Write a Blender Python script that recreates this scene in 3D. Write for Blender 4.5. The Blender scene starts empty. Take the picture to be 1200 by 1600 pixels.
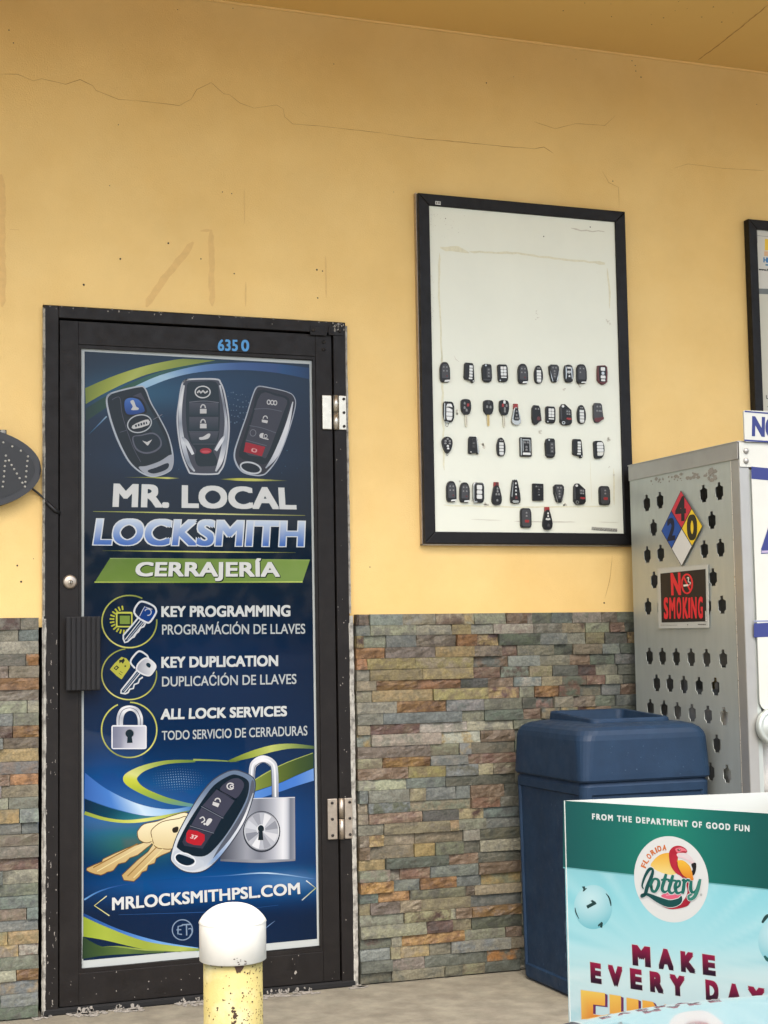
import bpy, bmesh, math, random
from mathutils import Vector, Matrix, noise
from mathutils.geometry import tessellate_polygon
R = math.radians
random.seed(7)
SC = bpy.context.scene
COL = SC.collection

# ------------------------------------------------------------------ camera, world, sun, exposure
CAM = Vector((-0.72338, -4.96918, 1.12321)); YAW, PITCH, ROLL, FPX = 0.359772, 0.082595, -0.016595, 2450.0
_d = Vector((math.sin(YAW)*math.cos(PITCH), math.cos(YAW)*math.cos(PITCH), math.sin(PITCH)))
_r = Vector((math.cos(YAW), -math.sin(YAW), 0)); _u = _r.cross(_d)
_r2 = math.cos(ROLL)*_r + math.sin(ROLL)*_u; _u2 = -math.sin(ROLL)*_r + math.cos(ROLL)*_u
cd = bpy.data.cameras.new('camera'); co = bpy.data.objects.new('camera', cd); COL.objects.link(co)
cd.sensor_fit = 'VERTICAL'; cd.sensor_height = 24.0; cd.lens = FPX/1600*24.0
cd.clip_start = 0.05; cd.clip_end = 2000
co.matrix_world = Matrix((( _r2.x, _u2.x, -_d.x, CAM.x), (_r2.y, _u2.y, -_d.y, CAM.y), (_r2.z, _u2.z, -_d.z, CAM.z), (0, 0, 0, 1)))
SC.camera = co
SUN_EL, SUN_AZ = 55.0, 196.0
w = bpy.data.worlds.new('World'); SC.world = w; w.use_nodes = True
nt = w.node_tree; bg = nt.nodes['Background']; sky = nt.nodes.new('ShaderNodeTexSky')
sky.sky_type = 'NISHITA'; sky.sun_disc = False; sky.sun_elevation = R(SUN_EL); sky.sun_rotation = R(SUN_AZ)
sky.air_density = 1.0; sky.dust_density = 4.0; sky.ozone_density = 0.6
nt.links.new(sky.outputs[0], bg.inputs[0]); bg.inputs[1].default_value = 0.15
sl = bpy.data.lights.new('sun', 'SUN'); sl.energy = 0.55; sl.angle = R(22); sl.color = (1, 0.985, 0.93)
so = bpy.data.objects.new('sun', sl); COL.objects.link(so)
_s = Vector((math.sin(R(SUN_AZ))*math.cos(R(SUN_EL)), math.cos(R(SUN_AZ))*math.cos(R(SUN_EL)), math.sin(R(SUN_EL))))
so.rotation_euler = (-_s).to_track_quat('-Z', 'Y').to_euler()
SC.view_settings.view_transform = 'Standard'; SC.view_settings.look = 'None'
SC.view_settings.gamma = 1; SC.view_settings.exposure = 1.64
SC.cycles.max_bounces = 8; SC.cycles.diffuse_bounces = 5

def ray(u, v): return _d + _r2*((u-600)/FPX) - _u2*((v-800)/FPX)
def on_y(u, v, y=0.0):
    d = ray(u, v); return CAM + d*((y-CAM.y)/d.y)
def on_x(u, v, x):
    d = ray(u, v); return CAM + d*((x-CAM.x)/d.x)
def on_z(u, v, z):
    d = ray(u, v); return CAM + d*((z-CAM.z)/d.z)
def on_plane(u, v, p, n):
    d = ray(u, v); return CAM + d*((p-CAM).dot(n)/d.dot(n))

# ------------------------------------------------------------------ materials
def lin(c): return tuple(((x/255)/12.92 if x <= 10.31 else ((x/255+0.055)/1.055)**2.4) for x in c)
def rgba(c): return (*lin(c), 1.0)
MATS = {}
def mat(name, col, rough=0.6, metal=0.0, var=0.0, vscale=8.0, bump=0.0, bscale=60.0, col2=None, lo=0.45, hi=0.6,
        coat=0.0, rvar=0.0, detail=6.0, attr=None, spec=0.5, bdist=0.002, stretch=None):
    if name in MATS: return MATS[name]
    m = bpy.data.materials.new(name); m.use_nodes = True; t = m.node_tree; L = t.links.new
    b = t.nodes['Principled BSDF']
    b.inputs['Roughness'].default_value = rough; b.inputs['Metallic'].default_value = metal
    b.inputs['Specular IOR Level'].default_value = spec
    b.inputs['Coat Weight'].default_value = coat; b.inputs['Coat Roughness'].default_value = 0.03
    tc = t.nodes.new('ShaderNodeTexCoord')
    vec = tc.outputs['Object']
    if stretch:
        mp = t.nodes.new('ShaderNodeMapping'); mp.inputs['Scale'].default_value = stretch
        L(vec, mp.inputs['Vector']); vec = mp.outputs['Vector']
    def nz(scale, det=detail):
        n = t.nodes.new('ShaderNodeTexNoise'); n.inputs['Scale'].default_value = scale
        n.inputs['Detail'].default_value = det; n.inputs['Roughness'].default_value = 0.62
        L(vec, n.inputs['Vector']); return n
    if attr:
        a = t.nodes.new('ShaderNodeAttribute'); a.attribute_name = attr; out = a.outputs['Color']
    else:
        rg = t.nodes.new('ShaderNodeRGB'); rg.outputs[0].default_value = rgba(col); out = rg.outputs[0]
    if attr == 'stone':
        a2 = t.nodes.new('ShaderNodeAttribute'); a2.attribute_name = 'stone_vein'
        n = nz(28, 8); rp = t.nodes.new('ShaderNodeValToRGB')
        rp.color_ramp.elements[0].position = 0.44; rp.color_ramp.elements[1].position = 0.60; L(n.outputs['Fac'], rp.inputs['Fac'])
        mx = t.nodes.new('ShaderNodeMixRGB'); L(rp.outputs['Color'], mx.inputs['Fac']); L(out, mx.inputs['Color1']); L(a2.outputs['Color'], mx.inputs['Color2']); out = mx.outputs['Color']
        n3 = nz(150, 6); r3 = t.nodes.new('ShaderNodeMapRange'); r3.inputs['From Min'].default_value = .3; r3.inputs['From Max'].default_value = .7; r3.inputs['To Min'].default_value = .72; r3.inputs['To Max'].default_value = 1.26
        L(n3.outputs['Fac'], r3.inputs['Value']); sc_ = t.nodes.new('ShaderNodeVectorMath'); sc_.operation = 'SCALE'; L(out, sc_.inputs[0]); L(r3.outputs[0], sc_.inputs['Scale']); out = sc_.outputs[0]
    if col2 is not None:
        n = nz(vscale); rp = t.nodes.new('ShaderNodeValToRGB')
        rp.color_ramp.elements[0].position = lo; rp.color_ramp.elements[1].position = hi; L(n.outputs['Fac'], rp.inputs['Fac'])
        mx = t.nodes.new('ShaderNodeMixRGB'); L(rp.outputs['Color'], mx.inputs['Fac']); L(out, mx.inputs['Color1'])
        mx.inputs['Color2'].default_value = rgba(col2); out = mx.outputs['Color']
    if var:
        n = nz(vscale*1.7); mr = t.nodes.new('ShaderNodeMapRange')
        mr.inputs['To Min'].default_value = 1-var; mr.inputs['To Max'].default_value = 1+var
        mr.inputs['From Min'].default_value = 0.25; mr.inputs['From Max'].default_value = 0.75
        L(n.outputs['Fac'], mr.inputs['Value'])
        mu = t.nodes.new('ShaderNodeVectorMath'); mu.operation = 'SCALE'; L(out, mu.inputs[0]); L(mr.outputs[0], mu.inputs['Scale']); out = mu.outputs[0]
    L(out, b.inputs['Base Color'])
    if rvar:
        n = nz(vscale*2.3); mr = t.nodes.new('ShaderNodeMapRange')
        mr.inputs['To Min'].default_value = max(0.02, rough-rvar); mr.inputs['To Max'].default_value = min(1, rough+rvar)
        mr.inputs['From Min'].default_value = 0.3; mr.inputs['From Max'].default_value = 0.7
        L(n.outputs['Fac'], mr.inputs['Value']); L(mr.outputs[0], b.inputs['Roughness'])
    if bump:
        n = nz(bscale, 5); bp = t.nodes.new('ShaderNodeBump'); bp.inputs['Strength'].default_value = bump; bp.inputs['Distance'].default_value = bdist
        L(n.outputs['Fac'], bp.inputs['Height']); L(bp.outputs[0], b.inputs['Normal'])
    MATS[name] = m; return m

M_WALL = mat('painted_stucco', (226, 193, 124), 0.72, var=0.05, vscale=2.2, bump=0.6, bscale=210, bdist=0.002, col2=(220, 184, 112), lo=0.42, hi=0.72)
M_SOFF = mat('soffit_shaded_paint', (217, 181, 106), 0.75, var=0.03, vscale=1.2, bump=0.3, bscale=120)  # same paint as the wall, darkened to put the soffit's shade into the colour
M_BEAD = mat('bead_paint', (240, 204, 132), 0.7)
M_CRACK = mat('crack_dark', (172, 132, 74), 0.9)
M_TAPE = mat('tape_residue', (212, 174, 106), 0.6, var=0.08, vscale=30, bump=0.3, bscale=200)
M_HOLE = mat('hole_dark', (48, 40, 34), 0.9)
M_STONE = mat('ledge_stone', (130, 125, 110), 0.62, attr='stone', var=0.26, vscale=55, bump=0.75, bscale=120, bdist=0.003, rvar=0.15)
M_MORTAR = mat('stone_backing', (62, 58, 52), 0.95)
M_CONC = mat('sidewalk_concrete', (126, 121, 105), 0.9, var=0.24, vscale=9, bump=0.8, bscale=120, col2=(110, 104, 90), lo=0.4, hi=0.66)
M_ASPH = mat('pavement_concrete', (128, 126, 120), 0.9, var=0.2, vscale=9, bump=0.6, bscale=200)
M_DARK = mat('door_dark_paint', (25, 22, 20), 0.5, spec=0.22, var=0.14, vscale=11, bump=0.12, bscale=160, rvar=0.12, col2=(33, 30, 27), lo=0.5, hi=0.75)
M_BLACKGAP = mat('gap_black', (12, 12, 12), 0.9)
M_CAULK = mat('caulk_white', (166, 163, 152), 0.85, var=0.2, vscale=40, bump=0.6, bscale=130, col2=(110, 107, 100), lo=0.45, hi=0.62)
M_CHIP = mat('paint_chip', (138, 133, 124), 0.9, var=0.2, vscale=60)
M_RUBBER = mat('pull_plate_black', (26, 25, 25), 0.55, spec=0.3, var=0.1, vscale=40)
M_ALU = mat('brushed_aluminium', (196, 190, 176), 0.32, 0.85, var=0.08, vscale=24, rvar=0.1)
M_ALUOLD = mat('aged_aluminium', (176, 164, 148), 0.4, 0.8, var=0.16, vscale=40, rvar=0.1)
M_SCREW = mat('screw_dark', (38, 34, 31), 0.6, 0.3)
M_PRINT = mat('poster_print', (20, 30, 50), 0.30, attr='art', coat=0.32, spec=0.05)
M_PRINTM = mat('matte_print', (20, 30, 50), 0.5, attr='art', spec=0.25)
M_CARD = mat('corrugated_print', (20, 30, 50), 0.5, attr='art', spec=0.2, bump=0.12, bscale=30, bdist=0.001, stretch=(9, 9, 0.4))
M_BOARD = mat('white_board', (217, 219, 201), 0.42, var=0.03, vscale=3, rvar=0.06)
M_FRAME = mat('board_frame_black', (19, 18, 18), 0.5, spec=0.25, var=0.15, vscale=20, rvar=0.12, bump=0.1, bscale=200)
M_SMUDGE = mat('board_smudge', (190, 186, 168), 0.6, var=0.15, vscale=90)
M_TAN = mat('board_tape_stain', (210, 207, 178), 0.6, var=0.1, vscale=60)
M_FOB = mat('fob_black', (15, 15, 16), 0.36, spec=0.35, var=0.1, vscale=90)
M_FOBB = mat('fob_button_grey', (52, 52, 53), 0.42)
M_FOBG = mat('fob_glyph_grey', (122, 122, 120), 0.5)
M_FOBS = mat('fob_silver', (204, 204, 197), 0.35, 0.25)
M_CHROME = mat('chrome', (150, 150, 148), 0.2, 0.95)
M_FOBR = mat('fob_red', (140, 30, 30), 0.4)
M_FOBM = mat('fob_maroon', (84, 24, 26), 0.4)
M_BLADE = mat('key_blade', (196, 188, 166), 0.34, 0.6)
M_BLADEG = mat('key_blade_brass', (196, 172, 116), 0.34, 0.6)
M_CAB = mat('cabinet_aluminium', (176, 182, 176), 0.44, 0.55, var=0.05, vscale=3, bump=0.10, bscale=50, rvar=0.08, stretch=(1, 6, 1))
M_CABRIM = mat('cabinet_rim', (160, 159, 154), 0.42, 0.6, var=0.06, vscale=6, rvar=0.08)
M_WHITEMET = mat('white_enamel', (178, 179, 170), 0.4, var=0.04, vscale=6)
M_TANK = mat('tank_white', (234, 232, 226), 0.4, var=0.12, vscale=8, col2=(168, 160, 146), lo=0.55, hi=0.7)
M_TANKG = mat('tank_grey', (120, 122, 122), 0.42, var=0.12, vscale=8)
M_TRASH = mat('bin_blue_plastic', (21, 42, 64), 0.52, spec=0.28, var=0.16, vscale=9, bump=0.2, bscale=220, rvar=0.14, col2=(27, 49, 71), lo=0.5, hi=0.75)
M_SCUFF = mat('bin_scuff', (70, 90, 108), 0.7, var=0.2, vscale=60)
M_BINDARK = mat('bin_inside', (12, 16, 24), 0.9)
M_CAP = mat('bollard_cap_plastic', (214, 212, 200), 0.5, var=0.06, vscale=14)
M_BOLL = mat('bollard_yellow', (166, 152, 92), 0.65, var=0.08, vscale=14, bump=0.3, bscale=90, col2=(172, 164, 120), lo=0.5, hi=0.68)
M_RUST = mat('rust_dark', (62, 44, 30), 0.9, var=0.3, vscale=80)
M_CARP = mat('car_paint_white', (214, 216, 216), 0.22, 0.0, coat=1.0, var=0.0)
M_CARTRIM = mat('car_trim_black', (22, 22, 23), 0.5)
M_GLASSY = mat('lamp_lens', (196, 200, 204), 0.08, 0.4, coat=1)
M_TYRE = mat('tyre_rubber', (26, 26, 26), 0.85)
M_WHITECARD = mat('card_inside', (176, 180, 174), 0.6)
M_LEAF = mat('far_leaves', (66, 84, 44), 0.7, var=0.3, vscale=0.8)
M_LED = mat('led_white', (170, 168, 158), 0.35)
M_SIGNBLK = mat('led_sign_face', (19, 20, 21), 0.4, var=0.06, vscale=30)
M_SIGNRIM = mat('led_sign_rim', (40, 41, 43), 0.45, var=0.06, vscale=30)

# ------------------------------------------------------------------ object helpers
def tag(o, label=None, cat=None, group=None, kind=None):
    for k, v in (('label', label), ('category', cat), ('group', group), ('kind', kind)):
        if v: o[k] = v
    return o
def thing(name, label, cat, loc=(0, 0, 0), rot=(0, 0, 0), group=None):
    o = bpy.data.objects.new(name, None); COL.objects.link(o); o.empty_display_size = 0.1
    o.location = loc; o.rotation_euler = rot
    return tag(o, label, cat, group)
def origin(p):
    while p is not None and p.type != 'EMPTY': p = p.parent
    return p
class MB:
    """collects shapes; verts in world space unless local=True at build"""
    def __init__(s): s.bm = bmesh.new()
    def box(s, a, b, bev=0.0, seg=2):
        t = bmesh.new(); bmesh.ops.create_cube(t, size=1)
        for v in t.verts:
            v.co = Vector([(a[i]+b[i])/2 + v.co[i]*(b[i]-a[i]) for i in range(3)])
        if bev: bmesh.ops.bevel(t, geom=t.edges[:], offset=bev, segments=seg, affect='EDGES', profile=0.5)
        s.join(t); return s
    def join(s, t):
        me = bpy.data.meshes.new('tmp'); t.to_mesh(me); t.free(); s.bm.from_mesh(me); bpy.data.meshes.remove(me)
    def prism(s, pts, off, bev=0.0, seg=2, smooth=False):
        """polygon of 3-D points pushed along off (a Vector); bev rounds the far rim"""
        t = bmesh.new(); n = len(pts)
        a = [t.verts.new(p) for p in pts]; b = [t.verts.new(Vector(p)+off) for p in pts]
        f0 = t.faces.new(list(reversed(a))); f1 = t.faces.new(b)
        for i in range(n): t.faces.new((a[i], a[(i+1) % n], b[(i+1) % n], b[i]))
        if bev: bmesh.ops.bevel(t, geom=f1.edges[:], offset=bev, segments=seg, affect='EDGES', profile=0.5)
        bmesh.ops.recalc_face_normals(t, faces=t.faces[:])
        s.join(t); return s
    def lathe(s, prof, c, n=40, axis='Z', cap=True):
        t = bmesh.new(); rings = []
        for r_, z in prof:
            ring = []
            for k in range(n):
                a = 2*math.pi*k/n; x, y = r_*math.cos(a), r_*math.sin(a)
                p = Vector((x, y, z)) if axis == 'Z' else (Vector((x, -z, y)) if axis == 'Y' else Vector((-z, x, y)))
                ring.append(t.verts.new(p+Vector(c)))
            rings.append(ring)
        for i in range(len(rings)-1):
            for k in range(n): t.faces.new((rings[i][k], rings[i][(k+1) % n], rings[i+1][(k+1) % n], rings[i+1][k]))
        if cap: t.faces.new(list(reversed(rings[0]))); t.faces.new(rings[-1])
        bmesh.ops.recalc_face_normals(t, faces=t.faces[:])
        for f in t.faces:
            if len(f.verts) == 4: f.smooth = True
        s.join(t); return s
    def tube(s, pts, rad, n=8):
        t = bmesh.new(); rings = []
        pts = [Vector(p) for p in pts]
        for i, p in enumerate(pts):
            d = (pts[min(i+1, len(pts)-1)]-pts[max(i-1, 0)]).normalized()
            q = d.to_track_quat('Z', 'Y')
            rings.append([t.verts.new(p+q @ Vector((rad*math.cos(2*math.pi*k/n), rad*math.sin(2*math.pi*k/n), 0))) for k in range(n)])
        for i in range(len(rings)-1):
            for k in range(n):
                f = t.faces.new((rings[i][k], rings[i][(k+1) % n], rings[i+1][(k+1) % n], rings[i+1][k])); f.smooth = True
        t.faces.new(list(reversed(rings[0]))); t.faces.new(rings[-1])
        s.join(t); return s
    def face(s, pts):
        s.bm.faces.new([s.bm.verts.new(p) for p in pts]); return s
    def build(s, name, m, parent=None, local=False, smooth=False, label=None):
        me = bpy.data.meshes.new(name); s.bm.to_mesh(me); s.bm.free()
        if parent is not None and not local:
            e = origin(parent)
            me.transform(e.matrix_basis.inverted())
        if smooth:
            for p in me.polygons: p.use_smooth = True
        o = bpy.data.objects.new(name, me); COL.objects.link(o)
        if m: me.materials.append(m)
        if parent is not None: o.parent = parent
        if label: o['label'] = label
        return o

def catmull(pts, n=6, closed=True):
    out = []; N = len(pts); P = [Vector(p).to_2d() if len(p) == 2 else Vector(p) for p in pts]
    rng = range(N) if closed else range(N-1)
    for i in rng:
        p0 = P[(i-1) % N] if closed or i > 0 else P[0]; p1 = P[i]; p2 = P[(i+1) % N]
        p3 = P[(i+2) % N] if closed or i+2 < N else P[-1]
        for k in range(n):
            t = k/n
            out.append(0.5*((2*p1)+(p2-p0)*t+(2*p0-5*p1+4*p2-p3)*t*t+(3*p1-p0-3*p2+p3)*t**3))
    if not closed: out.append(P[-1])
    return out
def rrect(x0, y0, x1, y1, r, n=5):
    if isinstance(r, (int, float)): r = (r,)*4
    o = []
    for (cx, cy, a0, rr) in ((x1-r[0], y1-r[0], 0, r[0]), (x0+r[1], y1-r[1], 90, r[1]), (x0+r[2], y0+r[2], 180, r[2]), (x1-r[3], y0+r[3], 270, r[3])):
        for k in range(n+1):
            a = R(a0+90*k/n); o.append((cx+rr*math.cos(a), cy+rr*math.sin(a)))
    return o

# ------------------------------------------------------------------ lettering and printed art
_TX = {}
def glyph_mesh(s, space=1.0):
    key = (s, space)
    if key in _TX: return _TX[key]
    c = bpy.data.curves.new('t', 'FONT'); c.body = s; c.space_character = space; c.resolution_u = 5
    o = bpy.data.objects.new('t', c); COL.objects.link(o)
    dg = bpy.context.evaluated_depsgraph_get(); dg.update()
    e = o.evaluated_get(dg); me = e.to_mesh()
    vs = [(v.co.x, v.co.y) for v in me.vertices]; fs = [tuple(p.vertices) for p in me.polygons]
    e.to_mesh_clear(); bpy.data.objects.remove(o); bpy.data.curves.remove(c)
    _TX[key] = (vs, fs); return _TX[key]
CAPH = 0.682
class Art:
    """flat artwork printed on one plane: every shape is a thin sheet a hair above the last"""
    def __init__(s, plane, normal, step=0.000022):
        s.plane = plane; s.n = Vector(normal); s.step = step; s.k = 0
        s.v = []; s.f = []; s.c = []; s.ox = s.oy = 0.0; s.sc = 1.0
    def frame(s, ox=0.0, oy=0.0, sc=1.0): s.ox, s.oy, s.sc = ox, oy, sc; return s
    def px(s, p): return (s.ox+p[0]/s.sc, s.oy+p[1]/s.sc)
    def _pt(s, p): return s.plane(*p) + s.n*(s.step*(s.k+1))
    def _col(s, col, p): return lin(col(*p)) if callable(col) else lin(col)
    def raw(s, pts, faces, col):
        b = len(s.v)
        s.v.extend(s._pt(p) for p in pts)
        for f in faces:
            s.f.append([b+i for i in f]); s.c.append([s._col(col, pts[i]) for i in f])
        s.k += 1
    def poly(s, pts, col, smooth=0, closed=True):
        pts = [s.px(p) for p in pts]
        if smooth: pts = [tuple(q) for q in catmull(pts, smooth)]
        tri = tessellate_polygon([[Vector((p[0], p[1], 0)) for p in pts]])
        s.raw(pts, [tuple(t) for t in tri], col)
    def ribbon(s, pts, ws, col, smooth=5):
        """centre line with a width (or list) and a colour (or list along the line)"""
        N = len(pts)
        if not isinstance(ws, (list, tuple)): ws = [ws]*N
        if len(ws) != N:
            q_ = [i/(N-1)*(len(ws)-1) for i in range(N)]
            ws = [ws[min(int(x), len(ws)-2)]*(1-x+min(int(x), len(ws)-2))+ws[min(int(x), len(ws)-2)+1]*(x-min(int(x), len(ws)-2)) for x in q_]
        if not isinstance(col, list): col = [col]*N
        q = [s.px(p) for p in pts]
        ex = [Vector((a[0], a[1], w_/s.sc)) for a, w_ in zip(q, ws)]
        ex = catmull(ex, smooth, False) if smooth else ex
        M = len(ex); L_ = []; C_ = []
        for i in range(M):
            d = (ex[min(i+1, M-1)]-ex[max(i-1, 0)]).to_2d()
            if d.length < 1e-9: d = Vector((1, 0))
            d.normalize(); nn = Vector((-d.y, d.x))*max(ex[i].z, 0.02)/2
            L_ += [(ex[i].x+nn.x, ex[i].y+nn.y), (ex[i].x-nn.x, ex[i].y-nn.y)]
            t = i/(M-1)*(len(col)-1); a = min(int(t), len(col)-2); g = t-a
            C_ += [tuple(col[a][j]*(1-g)+col[a+1][j]*g for j in range(3))]*2
        b = len(s.v); s.v.extend(s._pt(p) for p in L_)
        for i in range(M-1):
            ids = [2*i, 2*i+1, 2*i+3, 2*i+2]
            s.f.append([b+k for k in ids]); s.c.append([lin(C_[k]) for k in ids])
        s.k += 1
    def band(s, top, bot, col, smooth=5):
        """area between two open lines; col is a list along it or a function"""
        T = [tuple(q) for q in catmull([s.px(p) for p in top], smooth, False)]
        B = [tuple(q) for q in catmull([s.px(p) for p in bot], smooth, False)]
        n = max(len(T), len(B))
        def rs(P): return [tuple(P[int(i/(n-1)*(len(P)-1)+0.5)]) for i in range(n)]
        T, B = rs(T), rs(B)
        b = len(s.v); s.v.extend(s._pt(p) for p in T+B)
        def cc(i, p):
            if callable(col): return lin(col(*p))
            if isinstance(col, list):
                t = i/(n-1)*(len(col)-1); a = min(int(t), len(col)-2); g = t-a
                return lin([col[a][j]*(1-g)+col[a+1][j]*g for j in range(3)])
            return lin(col)
        for i in range(n-1):
            s.f.append([b+i, b+n+i, b+n+i+1, b+i+1]); s.c.append([cc(i, T[i]), cc(i, B[i]), cc(i+1, B[i+1]), cc(i+1, T[i+1])])
        s.k += 1
    def grid(s, quad, nx, ny, col):
        TL, BL, TR, BR = [s.px(q) for q in quad]
        P = []
        for j in range(ny+1):
            for i in range(nx+1):
                a, b = i/nx, j/ny
                P.append(tuple((TL[k]*(1-a)+TR[k]*a)*(1-b)+(BL[k]*(1-a)+BR[k]*a)*b for k in (0, 1)))
        F = [(j*(nx+1)+i, (j+1)*(nx+1)+i, (j+1)*(nx+1)+i+1, j*(nx+1)+i+1) for j in range(ny) for i in range(nx)]
        s.raw(P, F, col)
    def ell(s, c, rx, ry, col, rot=0, n=36, a0=0, a1=360):
        P = []
        for k in range(n if a1-a0 >= 360 else n+1):
            a = R(a0+(a1-a0)*k/n); x, y = rx*math.cos(a), ry*math.sin(a)
            P.append((c[0]+x*math.cos(R(rot))-y*math.sin(R(rot)), c[1]+x*math.sin(R(rot))+y*math.cos(R(rot))))
        s.poly(P, col)
    def ring(s, c, rx, ry, w_, col, a0=0, a1=360, rot=0, n=44):
        P = []
        for k in range(n+1):
            a = R(a0+(a1-a0)*k/n); x, y = rx*math.cos(a), ry*math.sin(a)
            P.append((c[0]+x*math.cos(R(rot))-y*math.sin(R(rot)), c[1]+x*math.sin(R(rot))+y*math.cos(R(rot))))
        s.ribbon(P, w_, col, 0)
    def text(s, t, quad, col, bold=0.0, space=1.0, grad=None, copies=8):
        """quad TL, BL, TR, BR; grad = (top colour, bottom colour)"""
        vs, fs = glyph_mesh(t, space)
        x0 = min(v[0] for v in vs); x1 = max(v[0] for v in vs)
        TL, BL, TR, BR = [s.px(q) for q in quad]
        offs = [(0, 0)]
        if bold:
            offs += [(bold*CAPH*.92*i, bold*CAPH*.74*j) for i in (-1, 0, 1) for j in (-1, 0, 1) if i or j]
        st = s.step; base = s.k
        for j, (dx, dy) in enumerate(offs):
            P = []; C = []
            for (x, y) in vs:
                a = ((x+dx)-x0)/(x1-x0); b = 1-(y+dy)/CAPH
                P.append(tuple((TL[k]*(1-a)+TR[k]*a)*(1-b)+(BL[k]*(1-a)+BR[k]*a)*b for k in (0, 1)))
                if grad:
                    g = min(1, max(0, b)); C.append(lin([grad[0][k]*(1-g)+grad[1][k]*g for k in range(3)]))
            s.k = base + 0.3*j
            b0 = len(s.v); s.v.extend(s._pt(p) for p in P)
            for f in fs:
                s.f.append([b0+i for i in f])
                s.c.append([C[i] for i in f] if grad else [lin(col)]*len(f))
        s.k = base + 0.3*len(offs) + 1
    def build(s, name, m, parent, label=None, gain=1.0, tone=None):
        if tone: s.c = [[tone(q) for q in c] for c in s.c]
        me = bpy.data.meshes.new(name); me.from_pydata([tuple(v) for v in s.v], [], s.f)
        at = me.color_attributes.new('art', 'FLOAT_COLOR', 'CORNER'); i = 0
        flat = [x for c in s.c for q in c for x in (q[0]*gain, q[1]*gain, q[2]*gain, 1.0)]
        at.data.foreach_set('color', flat)
        # face the sheets along the printed side
        if me.polygons:
            bm = bmesh.new(); bm.from_mesh(me)
            for f in bm.faces:
                if f.normal.dot(s.n) < 0: f.normal_flip()
            bm.to_mesh(me); bm.free()
        if parent is not None: me.transform(origin(parent).matrix_basis.inverted())
        o = bpy.data.objects.new(name, me); COL.objects.link(o); me.materials.append(m)
        if parent is not None: o.parent = parent
        if label: o['label'] = label
        return o
def mixc(a, b, t):
    t = min(1, max(0, t)); return tuple(a[i]*(1-t)+b[i]*t for i in range(3))
def vgrad(stops):
    def f(u, v):
        if v <= stops[0][0]: return stops[0][1]
        for (a, ca), (b, cb) in zip(stops, stops[1:]):
            if v <= b: return mixc(ca, cb, (v-a)/(b-a))
        return stops[-1][1]
    return f
def hgrad(stops):
    g = vgrad(stops); return lambda u, v: g(v, u)
# ------------------------------------------------------------------ the setting
DW, DH, ST, CZ = 1.016, 2.208, 1.2162, 3.279
g = MB().box((-150, -160, -0.5), (150, 120, -0.13)).build('ground', M_ASPH); tag(g, kind='structure')
g = MB().box((-9, -2.75, -0.45), (12, 0.22, 0.0), 0.012).build('sidewalk', M_CONC); tag(g, kind='structure')

shop = thing('shop_building', 'yellow stucco shopfront above a band of stacked slate ledgestone, under an overhanging soffit', 'building')
b = MB()
ol = [(-9, ST-.03), (0, ST-.03), (0, DH), (DW, DH), (DW, ST-.03), (12, ST-.03), (12, CZ+.2), (-9, CZ+.2)]
b.prism([Vector((x, 0.0, z)) for x, z in ol], Vector((0, 0.22, 0)))
wall = b.build('stucco_wall', M_WALL, shop)
b = MB().box((-9, 0.003, 0.002), (-0.012, 0.218, ST-.034)).box((DW+.012, 0.003, 0.002), (12, 0.218, ST-.034)); b.build('stone_backing', M_MORTAR, shop)
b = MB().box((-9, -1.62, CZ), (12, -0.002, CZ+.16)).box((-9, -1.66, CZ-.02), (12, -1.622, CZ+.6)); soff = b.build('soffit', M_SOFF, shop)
b = MB().box((-9, -1.62, CZ+.21), (12, 6, CZ+.4)); b.build('roof', M_CONC, shop)
b = MB().box((-9, 5.7, 0), (12, 5.9, CZ+.2)).box((-9, .23, 0), (-8.8, 5.69, CZ+.2)).box((11.8, .23, 0), (12, 5.69, CZ+.2)); b.build('rear_wall', M_WALL, shop)

# hairline cracks, nail holes, peeled tape: traced marks on the wall plane
def strip(pts, ws, off, name, m, parent, zoom=(0, 0, 1), jag=0.0, onz=None):
    b = MB(); P = []
    for (u, v) in pts:
        u2, v2 = zoom[0]+u/zoom[2], zoom[1]+v/zoom[2]
        P.append(on_y(u2, v2, -off) if onz is None else on_z(u2, v2, onz))
    return b, P
def wall_line(b, pts, wid, off, zoom, onz=None, jag=0.4):
    P = []
    for u, v in pts:
        u2, v2 = zoom[0]+u/zoom[2], zoom[1]+v/zoom[2]
        P.append(on_y(u2, v2, -off) if onz is None else on_z(u2, v2, onz))
    Q = []
    for a, c in zip(P, P[1:]):
        n = max(1, int((c-a).length/0.02))
        for k in range(n): Q.append(a.lerp(c, k/n))
    Q.append(P[-1])
    axis = Vector((0, -1, 0)) if onz is None else Vector((0, 0, -1))
    prev = None
    for i, p in enumerate(Q):
        d = (Q[min(i+1, len(Q)-1)]-Q[max(i-1, 0)]).normalized(); s_ = d.cross(axis)
        wv = wid*(1+random.uniform(-jag, jag))*(0.25 if i in (0, len(Q)-1) else 1)/2
        j = s_*random.uniform(-1, 1)*wid*jag
        cur = (b.bm.verts.new(p+s_*wv+j), b.bm.verts.new(p-s_*wv+j))
        if prev: b.bm.faces.new((prev[0], prev[1], cur[1], cur[0]))
        prev = cur
A0 = (0, 0, 2); A1 = (600, 0, 2)
def mark_line(name, m, *args, **kw):
    b = MB(); wall_line(b, *args, **kw); b.build(name, m, wall)
for ln, wd in (([(0, 232), (55, 232), (105, 253), (130, 246), (205, 263), (250, 249), (290, 268), (300, 282), (370, 311), (420, 314)], .0032),
               ([(420, 314), (500, 322), (560, 330), (597, 310), (615, 280), (660, 258), (700, 293), (718, 296), (750, 322), (795, 338), (865, 328), (885, 340), (890, 365), (915, 387), (1000, 394), (1200, 416)], .0026),
               ([(940, 350), (962, 365)], .003)):
    mark_line('hairline_crack', M_CRACK, ln, wd*.5, .0006, A0)
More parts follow.
